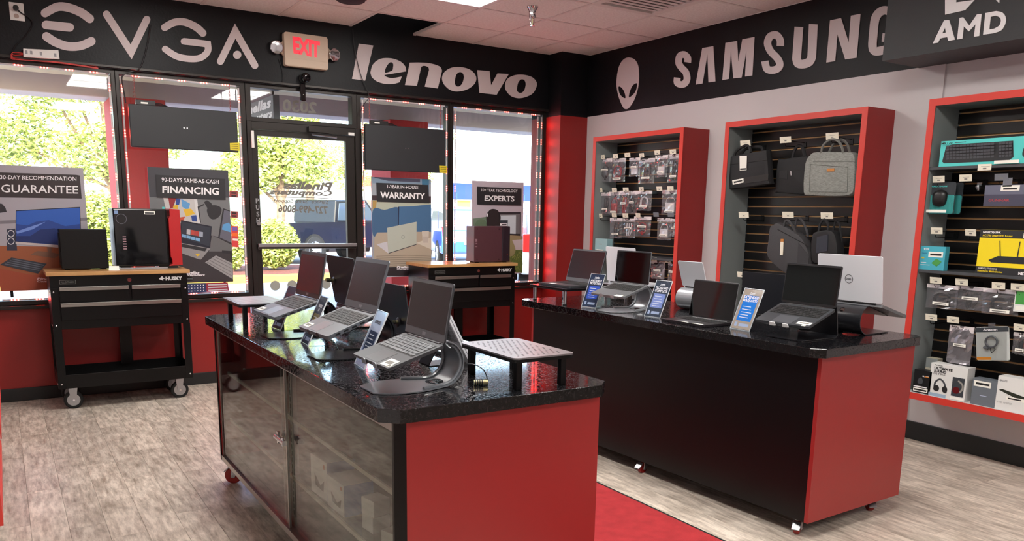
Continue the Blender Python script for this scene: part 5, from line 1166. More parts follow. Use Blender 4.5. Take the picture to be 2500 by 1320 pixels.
for k, (x0, x1, y0, y1, ct, lab, fo) in enumerate([(2265, 2334, 692, 757, 'bc', 'clear bag of thin black wire with a top label, next to the cabinet side', False), (2335, 2403, 696, 760, 'bb', 'clear bag with a label low on its front, accessory cabinet', False), (2402, 2486, 702, 772, 'bc', 'large clear bag with slanted label beside the green card pack', False), (2320, 2368, 792, 892, 'bb', 'tall silver anti static bag of flat cable', True), (2476, 2510, 810, 868, 'bb', 'grey clear bag at the cable lock pack', False)]):
    pouch(lab, x0, x1, y0, y1, ct, x=4.955 + .01 * (k % 2), seed=40 + k, foil=fo)
# ---- laptop bags
def ypl(pts, x): return [at(px, py, x=x) for px, py in pts]
def soft_bag(label, pts, x, dep, mt, straps, smt, extra=None, name='laptop_bag'):
    L = ypl(pts, x); c = sum(L, Vector()) / len(L); top = max(L, key=lambda p: p.z)
    t = thing(name, label, 'bag', (x, c.y, min(p.z for p in L)))
    o_ = Vector(t.location); ring = [Vector((0, p.y - o_.y, p.z - o_.z)) for p in L]; ring = [Vector((0, *q)) for q in cat([(p.y, p.z) for p in ring], 3)]; cc = sum(ring, Vector()) / len(ring)
    def sc(f, dx): return [cc + (p - cc) * f + Vector((dx, 0, 0)) for p in ring]
    b = MB(); b.loft([sc(.90, -dep / 2), sc(.97, -dep / 2 + .006), sc(1, -dep * .15), sc(1, dep * .15), sc(.97, dep / 2 - .006), sc(.9, dep / 2)], mt); b.build('bag_body', t, smooth=True)
    for s in straps:
        S3 = [Vector((s[1] if len(s) > 1 else 0, p.y - o_.y, p.z - o_.z)) for p in ypl(s[0], x)]
        S3 = [Vector(q) for q in cat([tuple(p) for p in S3], 5, False)]; b = MB()
        wv = s[2] if len(s) > 2 else .011
        b.tube(S3, wv, smt, 6); b.build('handle', t, smooth=True)
    if extra: extra(t, o_, cc, dep, x)
    return t
NYB = mat('black_nylon', (30, 30, 33), .75, bump=(400, .3)); NYD = mat('charcoal_nylon', (64, 63, 66), .8, bump=(300, .4)); HEA = mat('grey_heather', (150, 152, 148), .9, noise=(60, (126, 128, 124), (1, 1, 3)), bump=(300, .4)); LEA = mat('tan_leather', (184, 120, 52), .5)
def face_rect(t, o_, nm, pts, x, mt, th=.004, par=None):
    P = [p - o_ for p in ypl(pts, x)]; b = MB(); b.prism(P, (th, 0, 0), mt); return b.build(nm, par or t)
def ex1(t, o_, cc, dep, x):
    xf = x - dep / 2 - .004
    s = face_rect(t, o_, 'swing_tag', [(1805.5, 381), (1823, 380), (1822, 415), (1806, 416.5)], xf - .004, PAPER); face_rect(t, o_, 'tag_barcode', [(1807, 411), (1821, 410), (1821, 414), (1807, 415)], xf - .005, INK, .001)
    face_rect(t, o_, 'label_sticker', [(1787.5, 440), (1814.5, 435), (1815, 445), (1789, 451)], xf - .001, PAPER); face_rect(t, o_, 'sticker_barcode', [(1791, 443), (1812, 439), (1812, 442), (1792, 447)], xf - .002, INK, .001)
    face_rect(t, o_, 'zip_line', [(1782, 401), (1872, 389), (1872, 390.5), (1782, 402.5)], xf + .001, mat('zip_black', (12, 12, 13), .4)); face_rect(t, o_, 'lower_panel', [(1788, 452), (1875, 440), (1876, 424), (1820, 433)], xf + .0015, mat('zip_black'))
soft_bag('black briefcase with a white swing tag and a label sticker', [(1776, 388), (1790, 382), (1870, 367), (1879, 374), (1884, 440), (1878, 450), (1795, 461), (1786, 456)], 4.955, .07, NYB, [([(1797, 384), (1803, 368), (1829, 354), (1838, 372)], -.02), ([(1802, 382), (1818, 362), (1852, 358), (1858, 370)], .02)], NYB, ex1)
def ex2(t, o_, cc, dep, x):
    xf = x - dep / 2 - .003
    face_rect(t, o_, 'front_pocket', [(1903, 417), (1923, 415), (1922, 437), (1902, 434)], xf, NYB); face_rect(t, o_, 'zip_pull', [(1929, 417), (1932, 417), (1933, 428), (1930, 428)], xf - .002, STEEL, .002)
    face_rect(t, o_, 'zip_line', [(1925, 416.5), (1968, 411), (1968, 412.5), (1925, 418)], xf + .001, mat('zip_black'))
soft_bag('plain black briefcase tucked behind the light grey bag', [(1903, 394), (1915, 388), (1985, 380), (1992, 388), (1994, 466), (1985, 476), (1905, 470), (1897, 464)], 5.02, .06, NYB, [([(1936, 392), (1942, 368), (1952, 356), (1962, 362), (1969, 390)], -.01, .012)], NYB, ex2)
def ex3(t, o_, cc, dep, x):
    xf = x - dep / 2 - .003
    p = face_rect(t, o_, 'leather_patch', [(2018.5, 411.5), (2036.5, 410.5), (2036.5, 418), (2018.5, 418.5)], xf - .001, LEA)
    P = ypl([(1978, 401), (2070, 408), (2068, 469), (1976, 468)], xf + .001)
    b = MB(); L = [q - o_ for q in P]
    b.tube(L + [L[0]], .0022, mat('heather_seam', (112, 114, 110), .9), 6); b.build('pocket_seam', t)
    face_rect(t, o_, 'zip_line', [(1985, 394), (2088, 393), (2088, 395), (1985, 396)], xf + .002, mat('heather_seam'))
soft_bag('light grey heather laptop bag with a tan leather patch', [(1972, 400), (1984, 378), (2000, 371), (2075, 371), (2092, 376), (2096, 400), (2093, 460), (2084, 476), (2050, 480), (1985, 477), (1968, 470)], 4.95, .08, HEA, [([(2011, 388), (2015, 358), (2033, 342), (2052, 344), (2063, 362), (2066, 386)], -.03, .009), ([(2016, 376), (2030, 350), (2048, 340), (2062, 350), (2070, 374)], .025, .009)], mat('heather_strap', (110, 110, 106), .85), ex3)
def ex4(t, o_, cc, dep, x):
    xf = x - dep / 2 - .003
    face_rect(t, o_, 'swing_tag', [(1905.5, 590), (1912.5, 590), (1911, 623), (1904, 622)], xf - .004, CARD); face_rect(t, o_, 'tag_top', [(1906, 583), (1913, 583), (1912.5, 590), (1905.5, 590)], xf - .004, LEA)
    face_rect(t, o_, 'side_pocket', [(1949, 592), (1975, 625), (1972, 656), (1946, 640)], xf, mat('charcoal_pocket', (54, 53, 56), .85))
    face_rect(t, o_, 'zip_line', [(1898, 558), (1975, 600), (1975, 602), (1898, 561)], xf + .002, mat('zip_black'))
soft_bag('dark grey laptop bag hanging tilted by its handles', [(1887, 556), (1896, 547), (1910, 545), (1960, 574), (1981, 610), (1985, 640), (1976, 668), (1935, 672), (1892, 640), (1880, 618), (1884, 585)], 4.95, .09, NYD, [([(1921, 556), (1925, 540), (1934, 540), (1947, 560), (1950, 580)], -.035, .009), ([(1937, 552), (1943, 532), (1955, 540), (1965, 562), (1968, 578)], .02, .009)], NYD, ex4)
def ex5(t, o_, cc, dep, x):
    face_rect(t, o_, 'shiny_pocket', [(1994, 578), (2021, 572), (2020, 612), (1992, 618)], x - dep / 2 - .004, mat('navy_sheen', (44, 48, 58), .35))
soft_bag('small black satchel with a shoulder strap and shiny pocket', [(1990, 580), (1998, 566), (2030, 561), (2044, 568), (2051, 590), (2053, 625), (2040, 640), (1996, 642), (1988, 620)], 4.96, .09, NYB, [([(2004, 570), (2010, 545), (2020, 536), (2028, 548), (2028, 568)], -.03, .009), ([(2030, 562), (2036, 540), (2045, 548), (2050, 580), (2048, 600)], .02, .008)], NYB, ex5)
soft_bag('grey rolled bag low on the slats behind the open black laptop', [(1876, 728), (1885, 718), (1900, 712), (1930, 716), (1938, 745), (1930, 780), (1885, 782), (1874, 755)], 4.95, .09, mat('mid_grey_nylon', (96, 97, 98), .85), [([(1880, 735), (1896, 724), (1915, 722)], -.05, .006)], NYD)
# ---- boxes and packs on the shelves
def fbox(label, px0, px1, pyt, zbase, xf, dep, mt, prints=(), side=None, name='product_box', cat_='box', rot=0.0):
    """carton with its front on x=xf standing on zbase; prints drawn in 0..1 front coordinates"""
    a = at(px0, pyt, x=xf); c = at(px1, pyt, x=xf); w = abs(a.y - c.y); h = a.z - zbase; yc = (a.y + c.y) / 2
    t = thing(name, label, cat_, (xf, yc, zbase), rot)
    one('carton', lambda b: b.box((0, -w / 2, 0), (dep, w / 2, h), mt), t, bevel=.001, seg=1)
    if side: one('side_print', lambda b: b.box((.001, w / 2 - .0005, .001), (dep - .001, w / 2 + .0006, h - .001), side), t)
    b = MB()
    for k, pr in enumerate(prints):
        X = -.0006 - .0002 * k; P = lambda u, v: Vector((X, w / 2 - u * w, v * h))
        if pr[0] == 'r': b.poly([P(pr[1], pr[2]), P(pr[3], pr[2]), P(pr[3], pr[4]), P(pr[1], pr[4])], pr[5])
        elif pr[0] == 'p': b.fill([[P(u, v) for u, v in pr[1]]], pr[2])
        elif pr[0] == 't': text_in(b, pr[1], P(pr[2], pr[3]), P(pr[4], pr[3]), P(pr[4], pr[5]), P(pr[2], pr[5]), pr[6], bold=pr[7] if len(pr) > 7 else .02)
    if prints: b.build('print', t)
    return t
TEAL = mat('teal_carton', (84, 206, 202), .5); KDK = mat('keyboard_print', (34, 36, 40), .5); KMD = mat('keycap_print', (66, 68, 74), .5)
kp = [('p', [(.03, .2), (.05, .78), (.10, .85), (.62, .85), (.64, .25), (.60, .12), (.05, .13)], KDK)]
for r in range(5):
    for c in range(14): kp.append(('r', .065 + c * .030, .27 + r * .115, .090 + c * .030, .355 + r * .115, KMD))
    for c in range(4): kp.append(('r', .52 + c * .027, .27 + r * .115, .542 + c * .027, .355 + r * .115, KMD))
kp += [('t', 'MK120', .02, .86, .12, .95, INK, .03), ('r', .14, .89, .24, .92, KMD), ('p', cat([(.72, .3), (.76, .2), (.84, .22), (.88, .45), (.86, .7), (.78, .78), (.73, .6)], 4), KDK), ('r', .5, .02, .7, .14, PAPER)]
fbox('long teal keyboard and mouse box on the upper shelf', 2298, 2595, 345, Z31, 4.90, .07, TEAL, kp)
t = thing('price_tag', 'cream price tag clipped to the upper shelf edge under the keyboard box', 'price tag', at(2404, 408, x=4.888))
one('tag_card', lambda b: b.box((-.003, -.038, -.018), (0.003, .038, .018), CARD), t); one('tag_print', lambda b: (b.box((-.0036, -.012, -.012), (-.003, .008, -.004), mat('barcode_grey')), b.box((-.0036, -.03, .004), (-.003, .02, .0055), mat('barcode_grey'))), t)
def blister(label, px, py0, py1, x, prints):
    a = at(px[0], py0, x=x); c = at(px[1], py1, x=x); w = abs(a.y - c.y); h = a.z - c.z
    t = thing('mouse_pack', label, 'blister pack', (x, (a.y + c.y) / 2, c.z))
    one('backing_card', lambda b: b.prism([(.002, y, z + h / 2) for y, z in rloop(w, h, .016, 5)], (.002, 0, 0), mat('pack_charcoal', (56, 60, 66), .5)), t)
    one('teal_panel', lambda b: b.prism([(0, y, z + h * .31) for y, z in rloop(w * .97, h * .58, .012, 5)], (.0025, 0, 0), TEAL), t)
    one('mouse', lambda b: b.loft([[(-d_, y * f, z * f + h * .5) for y, z in cat([(0, h * .27), (w * .22, h * .18), (w * .25, -.0), (w * .2, -h * .2), (0, -h * .27), (-w * .2, -h * .2), (-w * .25, 0), (-w * .22, h * .18)], 4)] for d_, f in ((0, 1), (.012, .96), (.022, .8), (.027, .45))], mat('black_plastic')), t, smooth=True)
    one('clear_shell', lambda b: b.loft([[(-d_, y * f, z * f + h / 2) for y, z in rloop(w, h, .016, 5)] for d_, f in ((0, 1), (.02, .97), (.03, .88))], clear_mat('blister_film', (246, 248, 248), rough=.04, ior=1.25)), t, smooth=True)
    b = MB(); text_in(b, 'MARATHON', (-.0006, w * .36, h * .84), (-.0006, -w * .2, h * .84), (-.0006, -w * .2, h * .89), (-.0006, w * .36, h * .89), TEAL, bold=.03); b.build('pack_lettering', t)
    one('sticker', lambda b: b.box((-.0318, -w * .36, h * .05), (-.0308, w * .36, h * .14), PAPER), t)
blister('front mouse blister pack with teal card hanging under the keyboard box', (2265, 2326), 445, 523, 4.94, ())
blister('rear mouse blister pack behind the front teal one', (2285, 2344), 447, 523, 4.995, ())
a = at(2390, 457, x=4.97); t = thing('small_parts_pack', 'tiny silver part hanging between the mouse packs and the glasses box', 'parts pack', a)
one('silver_part', lambda b: b.lathe((0, 0, -.02), (0, .3, 1), [(0, .006), (.02, .013), (.03, .013), (.036, .004)], STEEL, 14), t, smooth=True); one('hang_tab', lambda b: b.box((-.001, -.014, .01), (.001, .014, .028), FILM), t)
PUR = mat('dark_lilac_pack', (74, 74, 92), .3)
t = fbox('clear lidded glasses box with red lettering on a hook', 2406, 2510, 452, at(2406, 503, x=4.93).z, 4.93, .08, PUR, [('r', 0, .55, 1, 1, mat('lilac_pack_top', (104, 106, 124), .3)), ('t', 'GUNNAR', .12, .22, .62, .34, mat('red_print', (176, 60, 70), .5), .02), ('r', .38, .72, .82, .98, PAPER), ('r', .44, .77, .76, .85, INK)])
one('hang_tab', lambda b: b.box((-.001, -.03, .11), (.001, .02, .16), mat('clear_tag')), t)
CYAN = mat('cyan_carton', (70, 170, 190), .45)
for k, (dx, dy, lab) in enumerate(((0, 0, 'front cyan network card box of the row on the middle shelf'), (.048, 0, 'second cyan network card box of the row on the middle shelf'), (.096, 0, 'rear cyan network card box of the row on the middle shelf'))):
    fbox(lab, 2248, 2310, 600, Z32, 4.90 + dx, .045, CYAN, [('t', 'tp-link', .14, .84, .36, .93, WINK, .03), ('r', .35, .55, .92, .78, PAPER), ('r', .42, .62, .86, .70, INK), ('r', .08, .48, .2, .54, mat('gold_print', (190, 176, 70), .5)), ('p', [(.5, .3), (.68, .5), (.9, .38), (.72, .16)], mat('pcb_green', (70, 150, 70), .5)), ('t', 'Gigabit', .08, .66, .3, .74, mat('deep_blue_print', (30, 100, 140), .5), .02), ('r', .08, .3, .3, .32, WINK), ('r', .08, .2, .45, .22, WINK)] if k == 0 else ())
YLW = mat('yellow_carton', (240, 214, 30), .45)
rp = [('r', 0, .82, 1, 1, KDK), ('r', 0, 0, 1, .17, KDK), ('t', 'NIGHTHAWK', .05, .92, .35, .97, WINK, .04), ('t', 'AC1750 Smart WiFi Router', .05, .85, .55, .895, YLW, .02), ('r', .72, .84, .98, .95, PAPER), ('p', [(.2, .32), (.35, .42), (.92, .42), (.98, .34), (.9, .27), (.25, .27)], KDK), ('p', [(.38, .42), (.40, .42), (.36, .76), (.345, .76)], KDK), ('p', [(.66, .42), (.68, .42), (.69, .76), (.675, .76)], KDK), ('p', [(.86, .42), (.885, .42), (.99, .72), (.98, .73)], KDK), ('t', 'GAMING | STREAMING', .04, .10, .36, .145, WINK, .01), ('t', 'Powerful for Mobile Devices', .04, .045, .46, .085, YLW, .02), ('t', 'NETGEAR', .72, .03, 1.0, .1, WINK, .06)]
fbox('yellow and black router box on the middle shelf', 2394, 2545, 560, Z32, 4.90, .075, YLW, rp)
a = at(2480, 708, x=4.94); c = at(2520, 764, x=4.94); t = thing('card_pack', 'green printed card pack hanging at the large clear bag', 'card pack', (4.94, (a.y + c.y) / 2, c.z)); w, h = a.y - c.y, a.z - c.z
one('card', lambda b: b.box((0, -w / 2, 0), (.003, w / 2, h), BXW), t); one('print', lambda b: b.box((-.0006, -w * .45, h * .35), (0, w * .45, h * .95), mat('pcb_green')), t); one('sticker', lambda b: b.box((-.0008, -w * .4, h * .08), (0, w * .4, h * .26), PAPER), t)
# cable lock blister
a = at(2385, 790, x=4.935); c = at(2462, 888, x=4.935); t = thing('lock_pack', 'cable lock in a clear pack with an orange corner', 'blister pack', (4.935, (a.y + c.y) / 2, c.z)); w, h = a.y - c.y, a.z - c.z; Mr = Matrix.Translation((0, 0, h / 2)) @ Matrix.Rotation(R_(-9), 4, 'X')
b = MB(); b.M = Mr; b.prism([(0, y, z) for y, z in rloop(w * .92, h * .95, .012, 4)], (.003, 0, 0), BXW); b.build('backing_card', t)
b = MB(); b.M = Mr; b.box((-.001, -w * .45, h * .33), (0, w * .45, h * .46), mat('pack_charcoal')); b.box((-.001, w * .05, -h * .46), (0, w * .45, -h * .38), mat('orange_print2', (206, 130, 40), .5)); text_in(b, 'Ansom', (-.0014, w * .25, h * .36), (-.0014, -w * .15, h * .36), (-.0014, -w * .15, h * .43), (-.0014, w * .25, h * .43), WINK, bold=.03); b.build('print', t)
b = MB(); b.M = Mr; b.tube([(-.012, .033 * math.cos(q_ * .33), .012 + .033 * math.sin(q_ * .33)) for q_ in range(20)], .006, mat('grey_cable', (84, 84, 90), .3), 8); b.build('cable', t, smooth=True)
b = MB(); b.M = Mr; b.cyl((-.012, .045, -.02), (-.012, .02, -.028), .008, mat('grey_cable'), 12); b.tube([(-.01, -.005, -.02), (-.01, -.02, -.035), (-.01, .002, -.055), (-.01, .01, -.03), (-.01, -.005, -.02)], .0025, CABB, 6); b.build('lock_head', t, smooth=True)
b = MB(); b.M = Mr; b.loft([[(-d_, y * f, z * f) for y, z in rloop(w * .95, h, .02, 4)] for d_, f in ((0, 1), (.02, .97), (.024, .9))], clear_mat('blister_film')); b.build('clear_shell', t, smooth=True)
b = MB(); b.M = Mr; b.box((-.001, -.02, h * .46), (.001, .02, h * .58), FILM); b.build('hang_tab', t)
# bottom shelf
ZB3 = .3875
fbox('black boxed earphones on the bottom shelf', 2233, 2277, 900, ZB3, 4.905, .06, mat('black_carton', (22, 22, 25), .4), [('t', 'BLACK', .5, .72, .85, .78, WINK, .03), ('r', .62, .72, .86, .76, mat('orange_print2')), ('r', .05, .06, .86, .22, PAPER), ('r', .1, .1, .8, .17, INK), ('p', cat([(.3, .4), (.5, .42), (.55, .55), (.42, .68), (.28, .6), (.24, .48)], 3), KMD), ('r', .05, .25, .8, .3, WINK)])
fbox('small grey and cream box behind the black earphone box', 2262, 2290, 872, ZB3, 4.99, .06, mat('cream_carton', (190, 184, 164), .5), [('r', 0, .72, 1, 1, LINER)])
hp = [('t', 'ULTIMATE', .10, .82, .60, .90, INK, .05), ('t', 'SOUND', .10, .73, .44, .81, INK, .05), ('t', 'DJ PRO', .10, .64, .42, .72, INK, .0), ('t', 'Ansom', .10, .93, .32, .97, KMD, .03), ('r', .63, .12, .95, .68, mat('pack_charcoal')),
      ('p', stroke(cat([(.16, .28), (.18, .44), (.30, .54), (.42, .44), (.46, .28)], 5, False), .05), KMD), ('p', cat([(.14, .2), (.24, .16), (.3, .24), (.26, .34), (.16, .32)], 4), INK), ('p', cat([(.40, .18), (.5, .16), (.52, .28), (.46, .36), (.38, .3)], 4), INK), ('p', stroke(cat([(.80, .58), (.90, .5), (.92, .38), (.86, .26)], 5, False), .05), mat('headband_grey', (150, 146, 140), .4)), ('p', cat([(.66, .26), (.76, .2), (.84, .26), (.82, .38), (.7, .38)], 4), mat('dark_red_print', (96, 24, 28), .3)), ('r', .02, .0, .5, .1, mat('pale_blue_art', (150, 170, 190), .5)), ('r', .62, .02, .98, .1, PAPER)]
fbox('white headphone box with a clear window on the bottom shelf', 2274, 2366, 884, ZB3, 4.905, .085, BXW, hp)
fbox('plain slate grey box with a barcode label on the bottom shelf', 2376, 2437, 921, ZB3, 4.905, .07, mat('slate_carton', (104, 110, 118), .5), [('r', .06, .70, .76, .92, PAPER), ('r', .14, .77, .7, .85, INK), ('r', .36, .36, .64, .39, mat('pale_print', (170, 180, 205), .5))])
fbox('white optical drive box with a slim black drive printed on it', 2438, 2560, 916, ZB3, 4.905, .09, BXW, [('t', 'LG', .1, .84, .2, .9, mat('grey_print'), .05), ('p', circ(.03, 14, .06, .87), mat('grey_print')), ('p', [(.04, .58), (.12, .62), (.9, .42), (.9, .30), (.6, .34)], mat('drive_print', (44, 48, 40), .4)), ('r', .22, .33, .6, .43, PAPER), ('r', .26, .36, .54, .4, INK), ('t', 'DVD WRITER', .05, .2, .36, .25, mat('grey_print'), .0)])
# teal box and dark tray on the first cabinet's shelf
fbox('pale teal electronics box on the shelf beside the corner', 1453, 1482, 582, 1.11, 4.90, .07, mat('pale_teal_carton', (150, 190, 196), .45), [('r', .15, .08, .7, .28, PAPER), ('r', .2, .12, .6, .2, mat('dim_red_print')), ('r', .35, .62, .6, .66, mat('grey_print'))])
# ================================================================== posters standing in the windows
YP = 7.004
def C(n, rgb=(128, 128, 128), r=.5): return mat('print_' + n, rgb, r)
def poster(label, name, x0, x1, z0, z1, org, sc, bg, draw, back=RED, y=YP):
    x0, x1 = x0 * 1.007, x1 * 1.007; z0 = CAMH + (z0 - CAMH) * 1.007; z1 = CAMH + (z1 - CAMH) * 1.007
    t = thing('poster', label, 'poster', ((x0 + x1) / 2, y, z0)); o_ = Vector(t.location)
    one('board', lambda b: b.box((x0 - o_.x, .0, 0), (x1 - o_.x, .006, z1 - z0), mat('foam_board_edge', (206, 120, 124), .6)), t)
    b = MB(); st = {'k': 0}
    def Q(p, k): 
        v = at(org[0] + p[0] / sc, org[1] + p[1] / sc, y=y) - o_
        v.x = max(x0 - o_.x, min(x1 - o_.x, v.x)); v.z = max(0, min(z1 - z0, v.z)); v.y = -.0004 - .00012 * k; return v
    def R(pts, m): st['k'] += 1; b.fill([[Q(p, st['k']) for p in pts]], m)
    def T(s, pts, m, bold=.035, shear=0): st['k'] += 1; text_in(b, s, *[Q(p, st['k']) for p in pts], m, bold=bold, shear=shear)
    b.poly([(x0 - o_.x, -.0003, 0), (x1 - o_.x, -.0003, 0), (x1 - o_.x, -.0003, z1 - z0), (x0 - o_.x, -.0003, z1 - z0)], bg)
    draw(R, T); b.build('print', t)
    if z0 > ZS: one('foot', lambda q: [q.box((x, .006, -(z0 - ZS) + .03), (x + .02, .012, .1), BLKM) for x in (x0 - o_.x + .06, x1 - o_.x - .08)], t)
    return t
LBL = C('label_dark', (52, 44, 46))
def d1(R, T):
    R([(0, 560), (830, 530), (830, 560), (0, 590)], C('grey_line', (120, 116, 124)))
    R([(-40, 790), (500, 800), (860, 830), (860, 1260), (-40, 1260)], C('orange_table', (150, 84, 52))); R([(-40, 1000), (300, 1060), (860, 1010), (860, 1260), (-40, 1260)], C('orange_table2', (156, 70, 46)))
    R([(-40, 115), (700, 138), (735, 145), (752, 357), (-40, 345)], LBL)
    T('30-DAY RECOMMENDATION', [(0, 178), (703, 194), (703, 157), (0, 140)], WINK, .010); T('GUARANTEE', [(10, 300), (720, 312), (718, 240), (10, 225)], WINK, .010)
    R([(-40, 395), (20, 405), (50, 440), (62, 480), (-40, 492)], C('lamp_dark', (44, 44, 50)))
    R([(62, 640), (140, 632), (158, 835), (62, 835)], C('speaker_navy', (44, 48, 66)))
    for cy in (678, 748): R(circ(33, 20, 101, cy), C('ring_white', (200, 200, 205))); R(circ(25, 20, 101, cy), C('cone_navy', (40, 46, 70)))
    R([(148, 465), (738, 433), (750, 830), (143, 755)], C('screen_edge', (20, 24, 40))); R([(152, 472), (734, 440), (742, 805), (148, 748)], C('screen_blue', (44, 92, 180)))
    R([(150, 590), (250, 605), (330, 570), (450, 555), (600, 610), (738, 590), (742, 800), (148, 748)], C('dune_mid', (34, 66, 140))); R([(150, 700), (280, 700), (370, 640), (500, 630), (740, 700), (742, 800), (148, 748)], C('dune_dark', (20, 42, 100)))
    R([(150, 660), (250, 625), (420, 570), (300, 640), (160, 680)], C('dune_light', (110, 140, 210)))
    R([(143, 752), (745, 800), (748, 828), (143, 772)], C('bezel_pale', (190, 180, 180))); R([(430, 800), (480, 805), (470, 850), (560, 870), (500, 905), (280, 872), (340, 838), (440, 845)], C('stand_bronze', (120, 84, 66)))
    R([(0, 965), (105, 898), (430, 955), (350, 1047)], C('keyboard_slate', (48, 52, 62)))
    for r in range(4): R([(40 + 22 * r, 960 - 15 * r), (360 + 14 * r, 1022 - 16 * r), (366 + 14 * r, 1015 - 16 * r), (48 + 22 * r, 953 - 15 * r)], C('key_line', (92, 98, 110)))
    T('Pinellas', [(338, 1108), (520, 1108), (520, 1082), (338, 1082)], C('logo_pink', (232, 190, 190)), .04, .2); T('Computers', [(340, 1132), (560, 1132), (560, 1108), (340, 1108)], C('logo_pink'), .04, .2)
poster('tall guarantee poster showing a blue desktop monitor on an orange desk', 'guarantee', -.03, .573, .852, 1.757, (0, 390), 3.77, C('wall_grey', (164, 160, 168)), d1)
def d2(R, T):
    R([(60, 335), (900, 340), (900, 760), (690, 720), (380, 760), (60, 720)], C('wall_mid', (112, 114, 116)))
    R([(200, 340), (540, 352), (555, 600), (380, 590), (250, 560)], C('canvas_pale', (190, 188, 186)))
    R([(250, 342), (330, 345), (300, 440), (270, 450)], C('paint_red', (140, 40, 44))); R([(325, 345), (375, 350), (360, 410), (330, 415)], C('paint_blue', (40, 70, 140))); R([(380, 350), (470, 400), (450, 470), (390, 430)], C('paint_sky', (90, 150, 200))); R([(300, 420), (345, 410), (350, 455), (300, 450)], C('paint_yellow', (214, 176, 50))); R([(400, 455), (480, 450), (520, 500), (430, 530)], C('paint_yellow')); R([(480, 520), (535, 515), (540, 580), (490, 575)], C('paint_blue')); R([(350, 540), (420, 530), (400, 575), (350, 590)], C('paint_red2', (190, 80, 50)))
    R([(510, 352), (540, 352), (575, 600), (545, 600)], C('frame_white', (206, 206, 206)))
    R(cat([(640, 480), (650, 440), (700, 415), (760, 425), (788, 460), (770, 520), (720, 556), (670, 545)], 4), C('lamp_black', (38, 38, 42))); R([(610, 385), (640, 365), (680, 390), (705, 430), (650, 455)], C('lamp_black')); R([(545, 430), (610, 400), (615, 412), (560, 440), (580, 590), (570, 590)], C('lamp_black'))
    R([(60, 720), (380, 760), (690, 720), (900, 800), (900, 1190), (60, 1190)], C('desk_dark', (52, 48, 52)))
    R([(690, 720), (750, 745), (890, 810), (900, 880), (660, 880)], C('desk_grey', (100, 100, 102)))
    R([(800, 445), (900, 470), (900, 815), (752, 745)], C('lamp_black')); R([(812, 462), (900, 480), (900, 795), (768, 740)], C('screen_dusk', (96, 96, 110))); R([(800, 610), (860, 590), (890, 620), (890, 690), (790, 660)], C('paint_sky'))
    R([(380, 565), (688, 628), (672, 850), (360, 790)], C('screen_edge')); R([(390, 580), (678, 640), (664, 830), (378, 740)], C('screen_ui', (44, 50, 62)))
    for i, c in enumerate(((180, 180, 184), (180, 70, 60), (170, 60, 56), (150, 160, 175))): R([(436 + 42 * i, 655 + 8 * i), (474 + 42 * i, 662 + 8 * i), (472 + 42 * i, 712 + 8 * i), (434 + 42 * i, 704 + 8 * i)], C('tile%d' % i, c))
    for i in range(4): R([(388 + 46 * i, 705 + 12 * i), (430 + 46 * i, 714 + 12 * i), (428 + 46 * i, 744 + 12 * i), (386 + 46 * i, 735 + 12 * i)], C('tile_blue', (120, 170, 210)))
    R([(360, 790), (672, 850), (680, 842), (580, 962), (560, 960), (330, 880)], C('deck_silver', (140, 138, 140))); R([(370, 800), (640, 850), (620, 880), (360, 830)], C('lamp_black')); R([(525, 908), (560, 900), (568, 918), (540, 932)], C('paint_yellow'))
    R([(620, 990), (730, 920), (900, 1000), (900, 1160)], C('kbd_pale', (150, 148, 150)))
    for r in range(4): R([(640 + 26 * r, 990 - 17 * r), (890, 1130 - 36 * r), (890, 1124 - 36 * r), (646 + 26 * r, 984 - 17 * r)], C('kbd_line', (112, 110, 112)))
    R([(790, 870), (890, 875), (890, 910), (790, 895)], C('lamp_black'))
    R([(120, 108), (820, 150), (828, 362), (135, 338)], C('label_black', (36, 36, 40)))
    T('90-DAYS SAME-AS-CASH', [(183, 178), (758, 200), (758, 160), (183, 135)], WINK, .010); T('FINANCING', [(190, 292), (758, 315), (758, 240), (190, 222)], WINK, .028)
    T('Pinellas', [(405, 1105), (565, 1105), (565, 1080), (405, 1080)], WINK, .04, .2); T('Computers', [(395, 1130), (618, 1130), (618, 1106), (395, 1106)], WINK, .04, .2)
poster('tall financing poster showing a laptop and desk lamp on a dark desk', 'financing', 1.02, 1.632, .873, 1.785, (350, 400), 4.124, C('charcoal_bg', (62, 62, 68)), d2)
